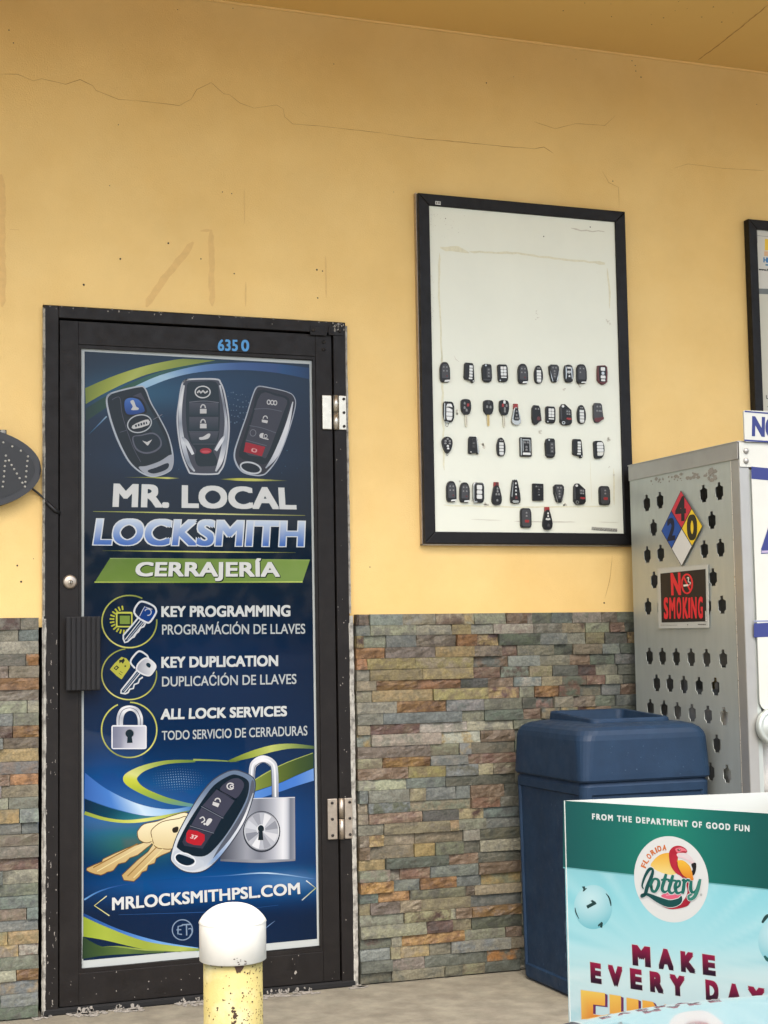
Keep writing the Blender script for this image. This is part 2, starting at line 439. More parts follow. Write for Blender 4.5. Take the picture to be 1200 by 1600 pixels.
for ln, wd in (([(0, 418), (100, 432), (240, 444), (385, 458), (470, 465), (500, 459), (530, 480)], .0034), ([(468, 380), (535, 402), (600, 386), (690, 392), (722, 362)], .0024),
               ([(680, 530), (702, 570), (733, 585), (735, 650)], .0024), ([(905, 526), (950, 512), (1060, 526), (1190, 533)], .0022)):
    mark_line('hairline_crack', M_CRACK, ln, wd*.5, .0006, A1)
mark_line('hairline_crack', M_CRACK, [(945, 935), (953, 905), (957, 868)], .0016, .0006, (0, 0, 1))
mark_line('panel_joint', M_CRACK, [(1090, 94), (1130, 65), (1200, 8)], .0045, 0, (0, 0, 1), onz=CZ-.0006)
b = MB()
for z, pts in ((A0, [(526, 760, 4), (376, 809, 4), (262, 890, 4.5), (628, 809, 3), (732, 855, 3), (990, 843, 4), (1008, 847, 3), (993, 931, 3), (695, 600, 2.5), (724, 605, 2.5), (42, 134, 2.5), (28, 94, 2.5), (370, 390, 2), (343, 580, 2), (1043, 200, 2), (555, 30, 2), (728, 26, 2)]),
               (A1, [(320, 259, 3), (775, 190, 2.5), (785, 205, 2.5), (787, 222, 2.5), (803, 241, 3), (715, 566, 2.5), (405, 240, 1.5), (1165, 326, 2), (600, 185, 1.5), (30, 600, 1.5)]),
               ((0, 640, 4.44), [(120, 1082, 8), (147, 1194, 9), (298, 785, 4), (232, 1035, 4)]), ((540, 860, 1), [(404, 82, 2), (38, 26, 1.2)])):
    for u, v, r_ in pts:
        p = on_y(z[0]+u/z[2], z[1]+v/z[2], -.0007); rr = r_/z[2]*.0021*.8
        b.face([p+Vector((rr*math.cos(a)*random.uniform(.8, 1.2), 0, rr*math.sin(a))) for a in [2*math.pi*k/9 for k in range(9)]])
for (u, v, nn, sp) in ((560, 25, 14, 300), (990, 330, 0, 1)):
    for k in range(nn):
        p = on_z(600+random.uniform(0, 1)*300+u*.5, random.uniform(2, 40), CZ-.0007); rr = random.uniform(.0012, .003)
        if p.y < -.01: b.face([p+Vector((rr*math.cos(a), rr*math.sin(a), 0)) for a in [2*math.pi*k2/8 for k2 in range(8)]])
tag(b.build('nail_hole', M_HOLE, wall), kind='stuff')
for ln, wd in (([(455, 958), (500, 890), (545, 830), (605, 757)], .024), ([(659, 717), (660, 800), (664, 957)], .020), ([(626, 722), (664, 720)], .012),
               ([(6, 545), (8, 960)], .022), ([(768, 880), (768, 958)], .006), ([(763, 590), (764, 700)], .004), ([(1017, 800), (1020, 930)], .006), ([(30, 716), (60, 718)], .008)):
    mark_line('tape_residue', M_TAPE, ln, wd*.95, .0005, A0, jag=.12)
b = MB()
P = [on_y(u, v, -.004) for u, v in ((300, -4), (330, 0), (600, 36), (1020, 89.5), (1230, 119))]
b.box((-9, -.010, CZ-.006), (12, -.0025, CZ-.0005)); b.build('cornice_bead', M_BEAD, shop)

# ledgestone: one mesh, each stone a chiselled block
SC_ = {'g': ((138, 136, 120), (114, 113, 102)), 'b': ((126, 131, 128), (104, 111, 112)), 'd': ((96, 99, 88), (80, 84, 76)), 't': ((156, 143, 116), (132, 122, 102)),
       'o': ((166, 118, 66), (122, 84, 52)), 'r': ((112, 84, 68), (146, 124, 104)), 'p': ((136, 122, 108), (112, 98, 86)), 'y': ((168, 146, 96), (142, 126, 90)),
       'n': ((84, 62, 52), (60, 46, 42)), 'w': ((176, 171, 154), (142, 140, 128))}
ROWS = [ # (photo row height, [start of each stone, code]) traced right of the door; golden upper stones partly windscreen glow painted in
 (100, 'n40 p80 b150 p355 r560 w735 g800 r1000 g1130 d1165 b1290 g1420 p1600 d1700'), (170, 'b40 w150 w440 y660 g780 w920 d1165 t1350 g1500 r1650 d1740'), (240, 'y40 g110 b250 p440 o690 n820 d955 b1210 g1380 t1500 d1620 n1760'),
 (312, 'o40 p245 y555 p800 r975 g1070 d1300 t1420 b1600 d1710'), (384, 'o40 y130 y430 r800 b1015 g1210 r1400 d1530 b1680'), (460, 'g40 y150 y480 r795 b970 t1145 d1290 n1450 g1560 d1700'),
 (530, 't55 o190 o450 d720 r890 b1050 t1220 d1350 r1500 g1620 d1730'), (600, 't40 y165 y545 r890 g1085 o1180 d1330 t1460 b1600 r1720'), (675, 'w60 o320 b625 g860 d1100 r1190 g1300 p1420 d1560 b1690'),
 (742, 'g60 b230 g725 d865 r1110 t1220 d1340 o1450 r1560 d1660'), (822, 't55 r155 w460 w760 d1050 g1250 d1500'), (892, 'b55 w160 w595 r845 d1060 b1300 r1500'), (967, 'p60 t530 b710 g780 d1060 t1400'),
 (1030, 't65 o230 b530 r765 d1060 g1300'), (1110, 'r75 y390 d625 t830 p920 g1060 d1300'), (1187, 'w65 b380 d625 g1060 b1300'), (1265, 't60 b85 g140 t400 b500 b690 r780 d990 g1200'), (1332, 'p65 d140 g405 r785 g965 d1200'),
 (1405, 'p65 r145 d480 t705 b860 g1100'), (1477, 'g65 t240 y650 g705 b880 d1200'), (1562, 'p75 r145 t240 t435 g735 d840 b1100'), (1637, 'r65 t150 y430 g560 d740 w845 g1100'), (1705, 'y75 d250 r645 d830 t1100'),
 (1782, 'g80 p275 r340 b530 r830 d1100'), (1862, 'o80 b300 o465 b695 t850 d1100'), (1935, 'b80 o205 g405 p750 t805 d1100'), (1990, 't80 p155 p340 t475 b785 g1100'), (2055, 'g95 t365 w655 r690 o790 d1100'),
 (2110, 'g90 n505 t670 d790 g1100'), (2165, 'd85 w285 o350 g745 r1000 d1100'), (2230, 'b90 t280 y340 g525 g660 t1030'), (2305, 'd95 g290 d495 d885 g1100'), (2380, 'd95 g290 g620 t730 d870')]
LEFT = ['g', 'b', 'w', 'o', 't', 'b', 'p', 'w', 'g', 'b', 'p', 'y', 'w', 'o', 't', 'g', 'b', 'n', 'p', 'y', 'r', 'w', 'd', 'b', 'b', 'b', 'y', 'r', 'g', 'b', 'o', 'g', 'd']
bm = bmesh.new(); la = bm.loops.layers.float_color.new('stone'); lb = bm.loops.layers.float_color.new('stone_vein')
def stone(x0, x1, z0, z1, code, rich=1.0):
    w_ = x1-x0; nx = max(2, int(w_/.016)); nz = 4; d = random.uniform(.016, .030); tx, tz = random.uniform(-.005, .005), random.uniform(-.004, .005); am = 1.0 if code in 'ronp' else .45
    ca, cb = SC_[code]; k = random.uniform(.9, 1.12)*.76; ca = tuple(c*.78+m*.22 for c, m in zip(ca, (132, 128, 112))); cb = tuple((c*.8+m*.2)*.8 for c, m in zip(cb, (110, 106, 92))); ca = tuple(min(255, c*k) for c in ca); cb = tuple(c*k*1.25 for c in cb)
    ca = tuple(c*m+random.uniform(-4, 4) for c, m in zip(ca, (1.0, 1.01, .97))); cb = tuple(c*m for c, m in zip(cb, (1.0, 1.0, .96)))
    if random.random() < .16: cb = tuple(c*.78 for c in random.choice(list(SC_.values()))[0])
    sd = Vector((random.uniform(0, 90), random.uniform(0, 90), 0)); G = []
    for j in range(nz+1):
        row = []
        for i in range(nx+1):
            a, c = i/nx, j/nz
            x = x0+w_*a; z = z0+(z1-z0)*c
            y = -d - tx*(a-.5) - tz*(c-.5) - .0045*am*noise.noise(Vector((x*30, z*42, 0))+sd) - .0026*am*noise.noise(Vector((x*110, z*130, 3))+sd)
            edge = i in (0, nx) or j in (0, nz)
            if edge: y += .0009
            if i == 0: x += random.uniform(0, .0012)
            if i == nx: x -= random.uniform(0, .0012)
            row.append(bm.verts.new((x, min(y, -.006), z)))
        G.append(row)
    fs = []
    for j in range(nz):
        for i in range(nx): fs.append(bm.faces.new((G[j][i], G[j][i+1], G[j+1][i+1], G[j+1][i])))
    rim = [G[0][i] for i in range(nx+1)]+[G[j][nx] for j in range(1, nz+1)]+[G[nz][i] for i in range(nx-1, -1, -1)]+[G[j][0] for j in range(nz-1, 0, -1)]
    bk = [bm.verts.new((v.co.x, .003, v.co.z)) for v in rim]
    for i in range(len(rim)):
        n = (i+1) % len(rim); fs.append(bm.faces.new((rim[n], rim[i], bk[i], bk[n])))
    for f in fs:
        for l in f.loops: l[la] = rgba(ca); l[lb] = rgba(cb)
NR = len(ROWS); H = (ST-.004)/NR
zed = [ST]
for i in range(NR): zed.append(ST-(i+1)*H+(random.uniform(-.003, .003) if i < NR-1 else 0))
codes = 'gggbbbdddttwwopyrgbn'
for i, (pv, s_) in enumerate(ROWS):
    z1, z0 = zed[i]-.0005, zed[i+1]+.0005
    items = [(float(t[1:]), t[0]) for t in s_.split()]
    xs = [on_y(540+u/4, 940+pv/4, -.02).x for u, c in items]; xs[0] = DW+.014
    xe = xs[-1]+random.uniform(.12, .2)
    for k, (u, c) in enumerate(items):
        x1 = xs[k+1] if k+1 < len(xs) else xe
        if x1-xs[k] > .01: stone(xs[k]+.0002, x1-.0002, z0, z1, c)
    x = xe
    while x < 4.6:
        n = x+random.uniform(.07, .24); stone(x+.0006, n-.0006, z0, z1, random.choice(codes)); x = n
    x = -.013; first = True
    while x > -2.4:
        n = x-(random.uniform(.03, .16) if first else random.uniform(.08, .25))
        stone(n+.0006, x-.0006, z0, z1, LEFT[i] if (first and random.random() < .75) else random.choice(codes)); x = n; first = False
me = bpy.data.meshes.new('stone_cladding'); bm.to_mesh(me); bm.free()
o = bpy.data.objects.new('stone_cladding', me); COL.objects.link(o); me.materials.append(M_STONE); o.parent = shop

# ------------------------------------------------------------------ door
door = thing('shop_door', 'dark framed glass door filled by a navy key and padlock advertising poster', 'door', (0, 0, 0))
FY = -.014
b = MB()
b.box((.003, FY, .0), (.048, .1, DH-.004), .002).box((.968, FY, .0), (DW-.004, .1, DH-.004), .002).box((.0485, FY, 2.166), (.9675, .1, DH-.004), .002)
frame = b.build('door_frame', M_DARK, door)
b = MB().box((.048, .035, .0), (.968, .06, 2.166)); b.build('door_stop', M_BLACKGAP, door)
LY = -.007
b = MB()
x0, x1, z0, z1 = .0525, .9635, .022, 2.160
b.box((x0, LY, z0), (.112, .03, z1), .0015).box((.9065, LY, z0), (x1, .03, z1), .0015)
b.box((.1122, LY+.0004, 2.085), (.9063, .03, z1), .0015).box((.1122, LY+.0004, z0), (.9063, .03, .118), .0015)
leaf = b.build('door_leaf', M_DARK, door)
b = MB()   # glazing beads
b.box((.1122, LY+.004, .1182), (.1215, .028, 2.0848)).box((.897, LY+.004, .1182), (.9063, .028, 2.0848)).box((.1216, LY+.004, 2.074), (.8969, .028, 2.0848)).box((.1216, LY+.004, .1182), (.8969, .028, .131))
b.build('glazing_bead', M_DARK, leaf)
b = MB().box((.1217, .0085, .1312), (.8968, .02, 2.0738)); glass = b.build('glass_pane', M_BLACKGAP, leaf)
# printed poster behind the glass, drawn in its own layers
PY = .008
a = Art(lambda u, v: on_y(u, v, PY), (0, -1, 0))
a.frame(); WHT = (214, 216, 212)
bgc = vgrad([(545, (26, 42, 62)), (650, (20, 38, 66)), (760, (14, 30, 54)), (900, (14, 28, 46)), (1030, (12, 29, 58)), (1160, (14, 38, 74)), (1260, (16, 50, 100)), (1380, (14, 44, 92)), (1430, (12, 30, 62)), (1510, (14, 34, 66))])
a.poly([(126, 543), (123, 1514), (502, 1477), (488, 564)], (196, 202, 198))
GLOW = [(190, 1268, 95, 44, (96, 150, 196), .75), (300, 1275, 130, 60, (26, 84, 150), .6), (420, 1300, 120, 50, (20, 66, 124), .5), (330, 1385, 190, 26, (24, 92, 160), .7), (455, 1375, 60, 16, (120, 170, 210), .5),
        (215, 612, 110, 30, (84, 124, 150), .55), (330, 600, 150, 40, (30, 66, 110), .4), (310, 720, 130, 22, (30, 60, 96), .5), (165, 1230, 60, 60, (24, 78, 150), .6), (210, 1320, 70, 30, (110, 130, 60), .45), (310, 1030, 150, 60, (18, 44, 84), .5)]
def field(u, v):
    c = mixc(bgc(u, v), (8, 18, 36), (abs(u-310)/330)**2)
    for gx, gy, rx, ry, gc, gk in GLOW: c = mixc(c, gc, gk*math.exp(-((u-gx)/rx)**2-((v-gy)/ry)**2))
    return c
a.grid([(132, 549), (130, 1501), (483.5, 569), (495.5, 1467)], 44, 120, field)
# glow patches
# --- upper swooshes (zoom of the top third)
a.frame(130, 560, 3.333)
a.band([(12, 262), (130, 190), (290, 110), (450, 55), (620, 12), (760, 12)], [(12, 330), (130, 250), (290, 160), (450, 100), (620, 62), (760, 50)], [(24, 50, 50), (40, 80, 60), (50, 100, 90), (40, 70, 80), (30, 50, 70)])
a.band([(10, 155), (150, 95), (300, 45), (450, 12), (520, 2)], [(13, 238), (110, 182), (250, 115), (400, 65), (690, 10)], [(112, 128, 50), (150, 162, 62), (176, 186, 92), (150, 164, 70), (120, 138, 60)])
a.band([(255, 152), (400, 88), (600, 38), (800, 22), (1000, 28), (1178, 50)], [(325, 155), (450, 106), (600, 72), (800, 60), (1000, 74), (1178, 108)], [(150, 190, 220), (170, 205, 225), (100, 140, 190), (62, 96, 150), (48, 78, 130), (30, 52, 92)])
a.ribbon([(30, 395), (75, 350), (122, 302)], [2, 5, 7], [(30, 60, 90), (70, 110, 150), (140, 170, 190)])
random.seed(3); kd = a.k
for i in range(9):
    for j in range(6):
        s_ = random.uniform(2, 7); x = 750+i*16+random.uniform(-5, 5); y = 170+j*30+random.uniform(-5, 5)+i*4
        if x < 860: a.poly([(x, y), (x, y+s_), (x+s_, y+s_), (x+s_, y)], (80, 104, 128)); a.k = kd
for k in range(34):
    x, y, s_ = random.uniform(20, 1170), random.uniform(200, 600), random.uniform(2, 5); a.poly([(x, y), (x, y+s_), (x+s_, y+s_), (x+s_, y)], (60, 84, 110)); a.k = kd
CHR = hgrad([(150, (206, 212, 216)), (240, (150, 162, 176)), (300, (216, 220, 222)), (350, (176, 186, 196)), (470, (214, 218, 222))])
CHROME2 = (188, 194, 200); DK = (38, 40, 52); DK2 = (52, 54, 68); LN = (96, 100, 112); GL = (200, 200, 198); RED = (150, 28, 44)
def outline(P, wout, cout, cin, smooth=5):
    a.poly(P, cin, smooth); a.ribbon(list(P)+[P[0], P[1]], wout, cout, smooth)
# left fob
a.k = kd = kd+2
F1 = [(122, 215), (145, 182), (285, 147), (322, 158), (352, 230), (392, 300), (442, 400), (466, 500), (462, 562), (438, 592), (372, 614), (322, 604), (270, 570), (228, 520), (178, 420), (140, 310)]
outline(F1, [9, 8, 8, 7, 6, 6, 6, 8, 10, 9, 8, 8, 8, 9, 10, 10, 9, 8], (176, 184, 192), (28, 30, 42))
a.band([(300, 178), (335, 240), (385, 330), (432, 430), (452, 505)], [(250, 200), (300, 280), (345, 360), (385, 430), (400, 500)], [(64, 66, 80), (50, 52, 66), (44, 46, 60), (38, 40, 54), (30, 32, 46)])
a.ribbon([(150, 215), (190, 205), (205, 300), (255, 450), (300, 540)], 3, (78, 80, 96))
a.ribbon([(365, 318), (412, 292)], 3, (120, 122, 130)); a.ribbon([(190, 385), (225, 375)], 3, (80, 84, 100))
a.poly([(288, 566), (330, 560), (400, 535), (462, 500), (466, 560), (438, 592), (372, 612), (325, 602)], (160, 166, 174), 3)
a.poly([(335, 585), (385, 566), (438, 545), (446, 562), (425, 583), (366, 600)], (22, 28, 46), 4)
a.poly([(205, 225), (235, 198), (298, 208), (330, 262), (318, 290), (225, 300)], (16, 18, 28), 5)
a.poly([(215, 228), (240, 206), (290, 216), (318, 262), (308, 282), (230, 290)], vgrad([(620, (70, 116, 190)), (648, (24, 62, 130))]), 5)
a.poly([(245, 225), (262, 218), (275, 250), (288, 258), (285, 268), (250, 268), (258, 250)], GL, 3)
a.ell((293, 340), 66, 48, (180, 186, 190), -14); a.ell((293, 340), 60, 42, (24, 26, 38), -14)
a.poly([(256, 350), (262, 368), (342, 346), (338, 318), (300, 328)], GL, 2); a.poly([(268, 348), (272, 358), (334, 341), (331, 329), (300, 337)], (40, 42, 54))
for k in range(4): a.ribbon([(280+k*14, 336-k*3), (283+k*14, 356-k*3)], 5, GL, 0)
a.poly([(256, 410), (300, 398), (362, 386), (400, 412), (408, 455), (372, 488), (316, 496), (270, 470)], (90, 94, 108), 4)
a.poly([(262, 412), (300, 404), (360, 394), (394, 416), (400, 452), (368, 480), (320, 488), (278, 466)], (32, 34, 48), 4)
a.poly([(308, 428), (332, 436), (358, 422), (348, 438), (336, 454), (326, 446)], GL, 2)
# middle fob
a.k = kd
F2 = [(518, 128), (548, 110), (688, 108), (716, 128), (738, 190), (758, 320), (756, 420), (736, 540), (712, 588), (688, 602), (572, 600), (546, 580), (510, 480), (490, 330), (500, 220)]
outline(F2, 8, (196, 200, 204), (66, 70, 82))
a.ribbon([(524, 140), (508, 240), (506, 340), (520, 440), (548, 540), (580, 588)], [10, 16, 18, 22, 20, 8], [(206, 210, 212), (230, 232, 232), (150, 158, 168), (214, 218, 222), (130, 140, 152), (200, 204, 208)])
a.ribbon([(712, 140), (732, 240), (744, 330), (738, 430), (716, 530), (690, 588)], [8, 12, 14, 24, 24, 8], [(214, 218, 220), (120, 126, 138), (196, 200, 206), (150, 158, 168), (222, 224, 226), (180, 186, 192)])
a.ribbon([(690, 480), (720, 430), (738, 400)], [16, 18, 6], [(206, 210, 214), (230, 232, 234), (170, 176, 184)]); a.ribbon([(572, 500), (540, 440), (516, 410)], [14, 20, 8], [(222, 226, 228), (206, 210, 212), (150, 156, 166)])
a.poly([(546, 128), (600, 122), (690, 122), (706, 180), (712, 270), (708, 390), (698, 436), (676, 478), (694, 520), (692, 556), (640, 562), (596, 558), (580, 512), (588, 478), (556, 432), (540, 370), (534, 260), (538, 180)], (36, 38, 50), 3)
for y0, y1 in ((230, 296), (305, 374), (384, 442)):
    a.poly([(552, y0), (552 if y1 < 400 else 566, y1), (702 if y1 < 400 else 692, y1), (704, y0)], vgrad([(560+y0/3.333, (72, 74, 86)), (560+y1/3.333, (42, 44, 56))]))
a.ribbon([(552, 228), (630, 222), (706, 230)], 3, (120, 122, 132)); a.ribbon([(550, 380), (706, 382)], 2, LN, 0); a.ribbon([(570, 446), (690, 446)], 2, LN, 0)
a.ell((622, 175), 42, 33, (206, 208, 208)); a.ell((622, 175), 36, 27, (34, 36, 46))
a.ribbon([(594, 180), (604, 168), (612, 180), (624, 168), (634, 180), (648, 170)], 8, GL, 2)
for yy in (265, 342):
    a.poly([(608, yy-2), (608, yy+22), (642, yy+22), (642, yy-2)], GL); a.ring((624, yy-6), 12, 18, 6, GL, 180, 360)
a.poly([(604, 412), (624, 408), (650, 392), (662, 396), (650, 418), (610, 424)], GL, 3)
a.ell((638, 482), 30, 15, (168, 40, 56)); a.ell((638, 486), 22, 6, (196, 80, 90))
# right fob
a.k = kd
F3 = [(905, 150), (932, 146), (1060, 174), (1100, 205), (1102, 262), (1062, 400), (1012, 520), (960, 590), (930, 608), (888, 608), (830, 590), (796, 545), (788, 490), (815, 400), (850, 300), (884, 190)]
outline(F3, [7, 6, 4, 4, 5, 6, 6, 7, 7, 7, 8, 9, 8, 7, 6, 6, 7, 6], (170, 178, 188), (44, 46, 58))
a.poly([(912, 168), (1000, 182), (1072, 210), (1062, 290), (1005, 470), (952, 548), (900, 542), (812, 512), (830, 430), (880, 280)], (28, 30, 42), 3)
a.poly([(926, 184), (1000, 194), (1062, 218), (1040, 290), (1000, 400), (955, 512), (930, 512), (840, 484), (880, 320)], (58, 60, 72), 3)
a.ribbon([(1092, 226), (1060, 360), (1004, 500), (950, 572)], [5, 22, 26, 5], [(200, 204, 208), (224, 226, 228), (206, 210, 214), (150, 158, 168)])
a.ribbon([(890, 264), (960, 262), (1034, 276)], 3, LN); a.ribbon([(866, 350), (930, 362), (1004, 388)], 3, LN); a.ribbon([(846, 425), (955, 455)], 3, LN, 0)
a.poly([(846, 436), (948, 461), (930, 510), (836, 486)], (158, 26, 44)); a.poly([(880, 468), (905, 474), (900, 490), (876, 484)], (214, 150, 150), 2); a.poly([(886, 472), (898, 475), (895, 485), (884, 482)], (158, 26, 44), 2)
for cx in (966, 984, 1000): a.ring((cx, 228+(cx-966)*.1), 8, 11, 5, GL)
a.poly([(930, 318), (962, 324), (958, 338), (930, 332)], GL); a.ring((948, 314), 11, 14, 5, GL, 180, 360)
a.ring((884, 388), 15, 17, 3, (120, 122, 130)); a.poly([(922, 392), (940, 390), (935, 412), (962, 418), (962, 424), (920, 412)], GL, 2); a.ring((950, 405), 8, 9, 3, GL)
a.poly([(822, 545), (870, 548), (922, 570), (912, 594), (856, 592), (828, 570)], (20, 26, 42), 3); a.ring((872, 570), 54, 27, 8, (196, 202, 206), rot=14)
# flares under the fobs
a.k = kd
a.ribbon([(215, 619), (350, 620), (440, 623), (500, 624)], [1, 5, 10, 1], [(60, 70, 40), (140, 146, 60), (196, 196, 110), (90, 96, 50)])
a.ribbon([(715, 629), (800, 630), (900, 633), (1060, 637)], [1, 13, 13, 1], [(80, 90, 40), (190, 190, 80), (196, 196, 100), (70, 80, 40)])
# --- title
a.k = kd
a.frame(60, 460, 2.4)
a.text('MR. LOCAL', ((287, 713), (283, 793), (958, 729), (963, 803)), (40, 50, 64), .09, 1.03)
a.text('MR. LOCAL', ((287, 713), (283, 793), (958, 729), (963, 803)), WHT, .062, 1.03)
a.ribbon([(205, 814), (400, 817), (700, 824), (1000, 829)], [2, 4, 5, 2], [(120, 130, 60), (176, 182, 100), (206, 206, 140), (130, 136, 70)])
qL = ((224, 846), (211, 935), (994, 855), (990, 942))
a.text('LOCKSMITH', qL, (216, 222, 224), .10, 1.03); 
a.text('LOCKSMITH', qL, None, .05, 1.03, grad=((200, 214, 228), (72, 112, 184)))
a.ribbon([(240, 961), (450, 963), (700, 966), (965, 968)], [1, 4, 5, 1], [(90, 100, 50), (180, 186, 90), (206, 206, 120), (90, 100, 50)])
a.poly([(268, 990), (1018, 995), (990, 1079), (210, 1081)], hgrad([(150, (110, 138, 62)), (230, (70, 98, 44)), (330, (62, 92, 44)), (420, (98, 132, 62)), (485, (128, 156, 78))]))
a.ribbon([(268, 990), (640, 992), (1018, 996)], 3, [(150, 170, 110), (90, 116, 60), (150, 176, 100)], 0)
a.ribbon([(210, 1079), (600, 1079), (990, 1078)], 5, [(170, 186, 90), (120, 150, 60), (190, 206, 110)], 0)
qC = ((370, 1006), (365, 1055), (900, 1006), (902, 1057))
a.text('CERRAJERÍA', ((372, 1008), (367, 1058), (902, 1008), (904, 1060)), (30, 46, 30), .08, 1.04)
a.text('CERRAJERÍA', qC, (220, 222, 216), .055, 1.04)
# --- services
a.k = kd
a.frame(60, 900, 2.4)
a.text('KEY PROGRAMMING', ((463, 115), (463, 152), (943, 111), (943, 150)), (208, 212, 208), .06, 1.02)
a.text('PROGRAMÁCIÓN DE LLAVES', ((464, 183), (464, 219), (1000, 180), (1000, 216)), (184, 190, 188), .02)
a.text('KEY DUPLICATION', ((463, 305), (463, 343), (897, 299), (897, 336)), (208, 212, 208), .06, 1.02)
a.text('DUPLICAĆIÓN DE LLAVES', ((464, 378), (464, 414), (967, 368), (967, 404)), (184, 190, 188), .02)
a.text('ALL LOCK SERVICES', ((462, 500), (460, 537), (930, 489), (930, 524)), (208, 212, 208), .06, 1.02)
a.text('TODO SERVICIO DE CERRADURAS', ((463, 582), (463, 615), (1008, 562), (1008, 597)), (184, 190, 188), .02)
a.frame(140, 920, 5.925)
YR = (182, 184, 92); YR2 = (130, 140, 70)
a.ring((368, 303), 254, 242, 13, [YR2, YR, (206, 204, 120), YR, (160, 166, 84), YR2]*1, -5, 298)
a.ring((366, 790), 254, 236, 12, [YR2, YR, (206, 204, 120), YR, YR2], -8, 262)
a.ring((366, 1306), 256, 256, 13, [YR, YR, (206, 208, 120), YR2, YR, (190, 194, 100)], -88, 246)
# chip
a.k = kd
for k in range(13):
    an = R(98+k*15.5); cx, cy = 320, 288
    a.ribbon([(cx+88*math.cos(an)*1.05, cy-92*math.sin(an)), (cx+132*math.cos(an)*1.02, cy-132*math.sin(an))], 15, (176, 178, 60), 0)
a.poly(rrect(243, 213, 397, 357, 16), (190, 194, 84)); a.poly(rrect(258, 230, 384, 344, 10), (30, 44, 40)); a.poly([(280, 250), (280, 326), (372, 326), (372, 250)], (122, 146, 66))
def key(outl, wd, cin, cout): a.poly(outl, cin, 4); a.ribbon(list(outl)+[outl[0]], wd, cout, 4)
bl = [(455, 262), (400, 330), (312, 430), (312, 462), (326, 498), (352, 488), (372, 470), (392, 452), (410, 446), (430, 412), (452, 396), (470, 362), (500, 350), (516, 318)]
a.poly(bl, (30, 44, 70), 0); a.ribbon(bl, 15, (206, 210, 212), 0)
a.ribbon([(470, 290), (330, 470)], 8, (214, 216, 216), 0); a.ribbon([(492, 300), (352, 470)], 9, (150, 160, 172), 0); a.ribbon([(505, 310), (380, 462)], 6, (214, 216, 216), 0)
key([(412, 220), (420, 180), (462, 124), (510, 122), (590, 158), (616, 200), (606, 238), (560, 306), (520, 308), (440, 258)], 17, (20, 32, 62), (212, 216, 218))
a.poly([(455, 258), (490, 200), (512, 165), (600, 205), (596, 240), (548, 302), (505, 290)], (22, 54, 120), 2)
a.ribbon([(462, 255), (486, 206), (512, 162)], 6, (190, 196, 206)); a.ring((540, 216), 30, 30, 9, (180, 186, 196), 200, 460); a.ribbon([(518, 170), (580, 190)], 6, (190, 196, 206), 0)
# card and keys
a.k = kd
a.poly([(188, 745), (232, 690), (296, 630), (340, 644), (378, 690), (372, 730), (296, 838), (250, 806)], (180, 180, 70), 1)
a.poly([(222, 735), (250, 708), (274, 728), (246, 756)], (40, 46, 36)); a.poly([(234, 734), (248, 720), (258, 730), (244, 744)], (170, 172, 70))
a.poly([(272, 660), (300, 656), (318, 640), (326, 664), (308, 694), (292, 678), (276, 690)], (34, 38, 34)); a.ribbon([(282, 762), (306, 780)], 5, (70, 74, 40), 0); a.ribbon([(270, 778), (296, 800)], 5, (70, 74, 40), 0); a.ell((330, 716), 9, 9, (80, 84, 40))
a.ribbon([(420, 735), (382, 690), (388, 650), (440, 588), (475, 580), (530, 616), (546, 648)], 16, (212, 216, 218))
bl = [(440, 752), (380, 830), (292, 940), (290, 966), (310, 968), (330, 972), (356, 960), (372, 930), (404, 922), (414, 886), (450, 872), (462, 838), (492, 818)]
a.poly(bl, (44, 56, 80), 0); a.ribbon(bl, 14, (208, 212, 214), 0); a.ribbon([(470, 780), (322, 960)], 9, (214, 216, 216), 0); a.ribbon([(450, 775), (312, 945)], 6, (150, 160, 172), 0)
key([(432, 748), (446, 700), (498, 650), (540, 646), (596, 688), (612, 722), (594, 760), (560, 800), (520, 800), (466, 776)], 14, lambda u, v: mixc((150, 154, 162), (222, 224, 224), (u-215)/28), (218, 220, 220))
a.poly([(526, 690), (548, 686), (566, 706), (558, 730), (540, 726), (524, 708)], (36, 46, 60), 3)
# padlock
a.k = kd
a.band([(250, 1270), (252, 1180), (290, 1105), (368, 1080), (450, 1105), (490, 1180), (494, 1262)], [(308, 1268), (312, 1200), (332, 1150), (376, 1128), (420, 1150), (444, 1200), (446, 1262)], [(206, 208, 210), (180, 184, 190), (226, 228, 228), (236, 236, 236), (180, 184, 188), (226, 228, 228), (170, 174, 180)])
a.ribbon([(272, 1268), (276, 1190), (306, 1126), (370, 1102), (432, 1126), (466, 1190), (470, 1262)], 7, (110, 114, 124))
a.poly(rrect(202, 1262, 528, 1484, 20), (226, 228, 230)); a.grid([(214, 1276), (214, 1474), (518, 1276), (518, 1474)], 8, 8, lambda u, v: mixc(mixc((112, 116, 136), (206, 208, 214), abs((u-174)/56)), (230, 230, 232), (v-1140)/80 if u > 195 else 0))
a.ell((370, 1340), 38, 38, (26, 34, 44)); a.poly([(352, 1350), (346, 1428), (398, 1426), (388, 1350)], (26, 34, 44)); a.ring((370, 1340), 42, 42, 5, (150, 152, 160), 140, 400)
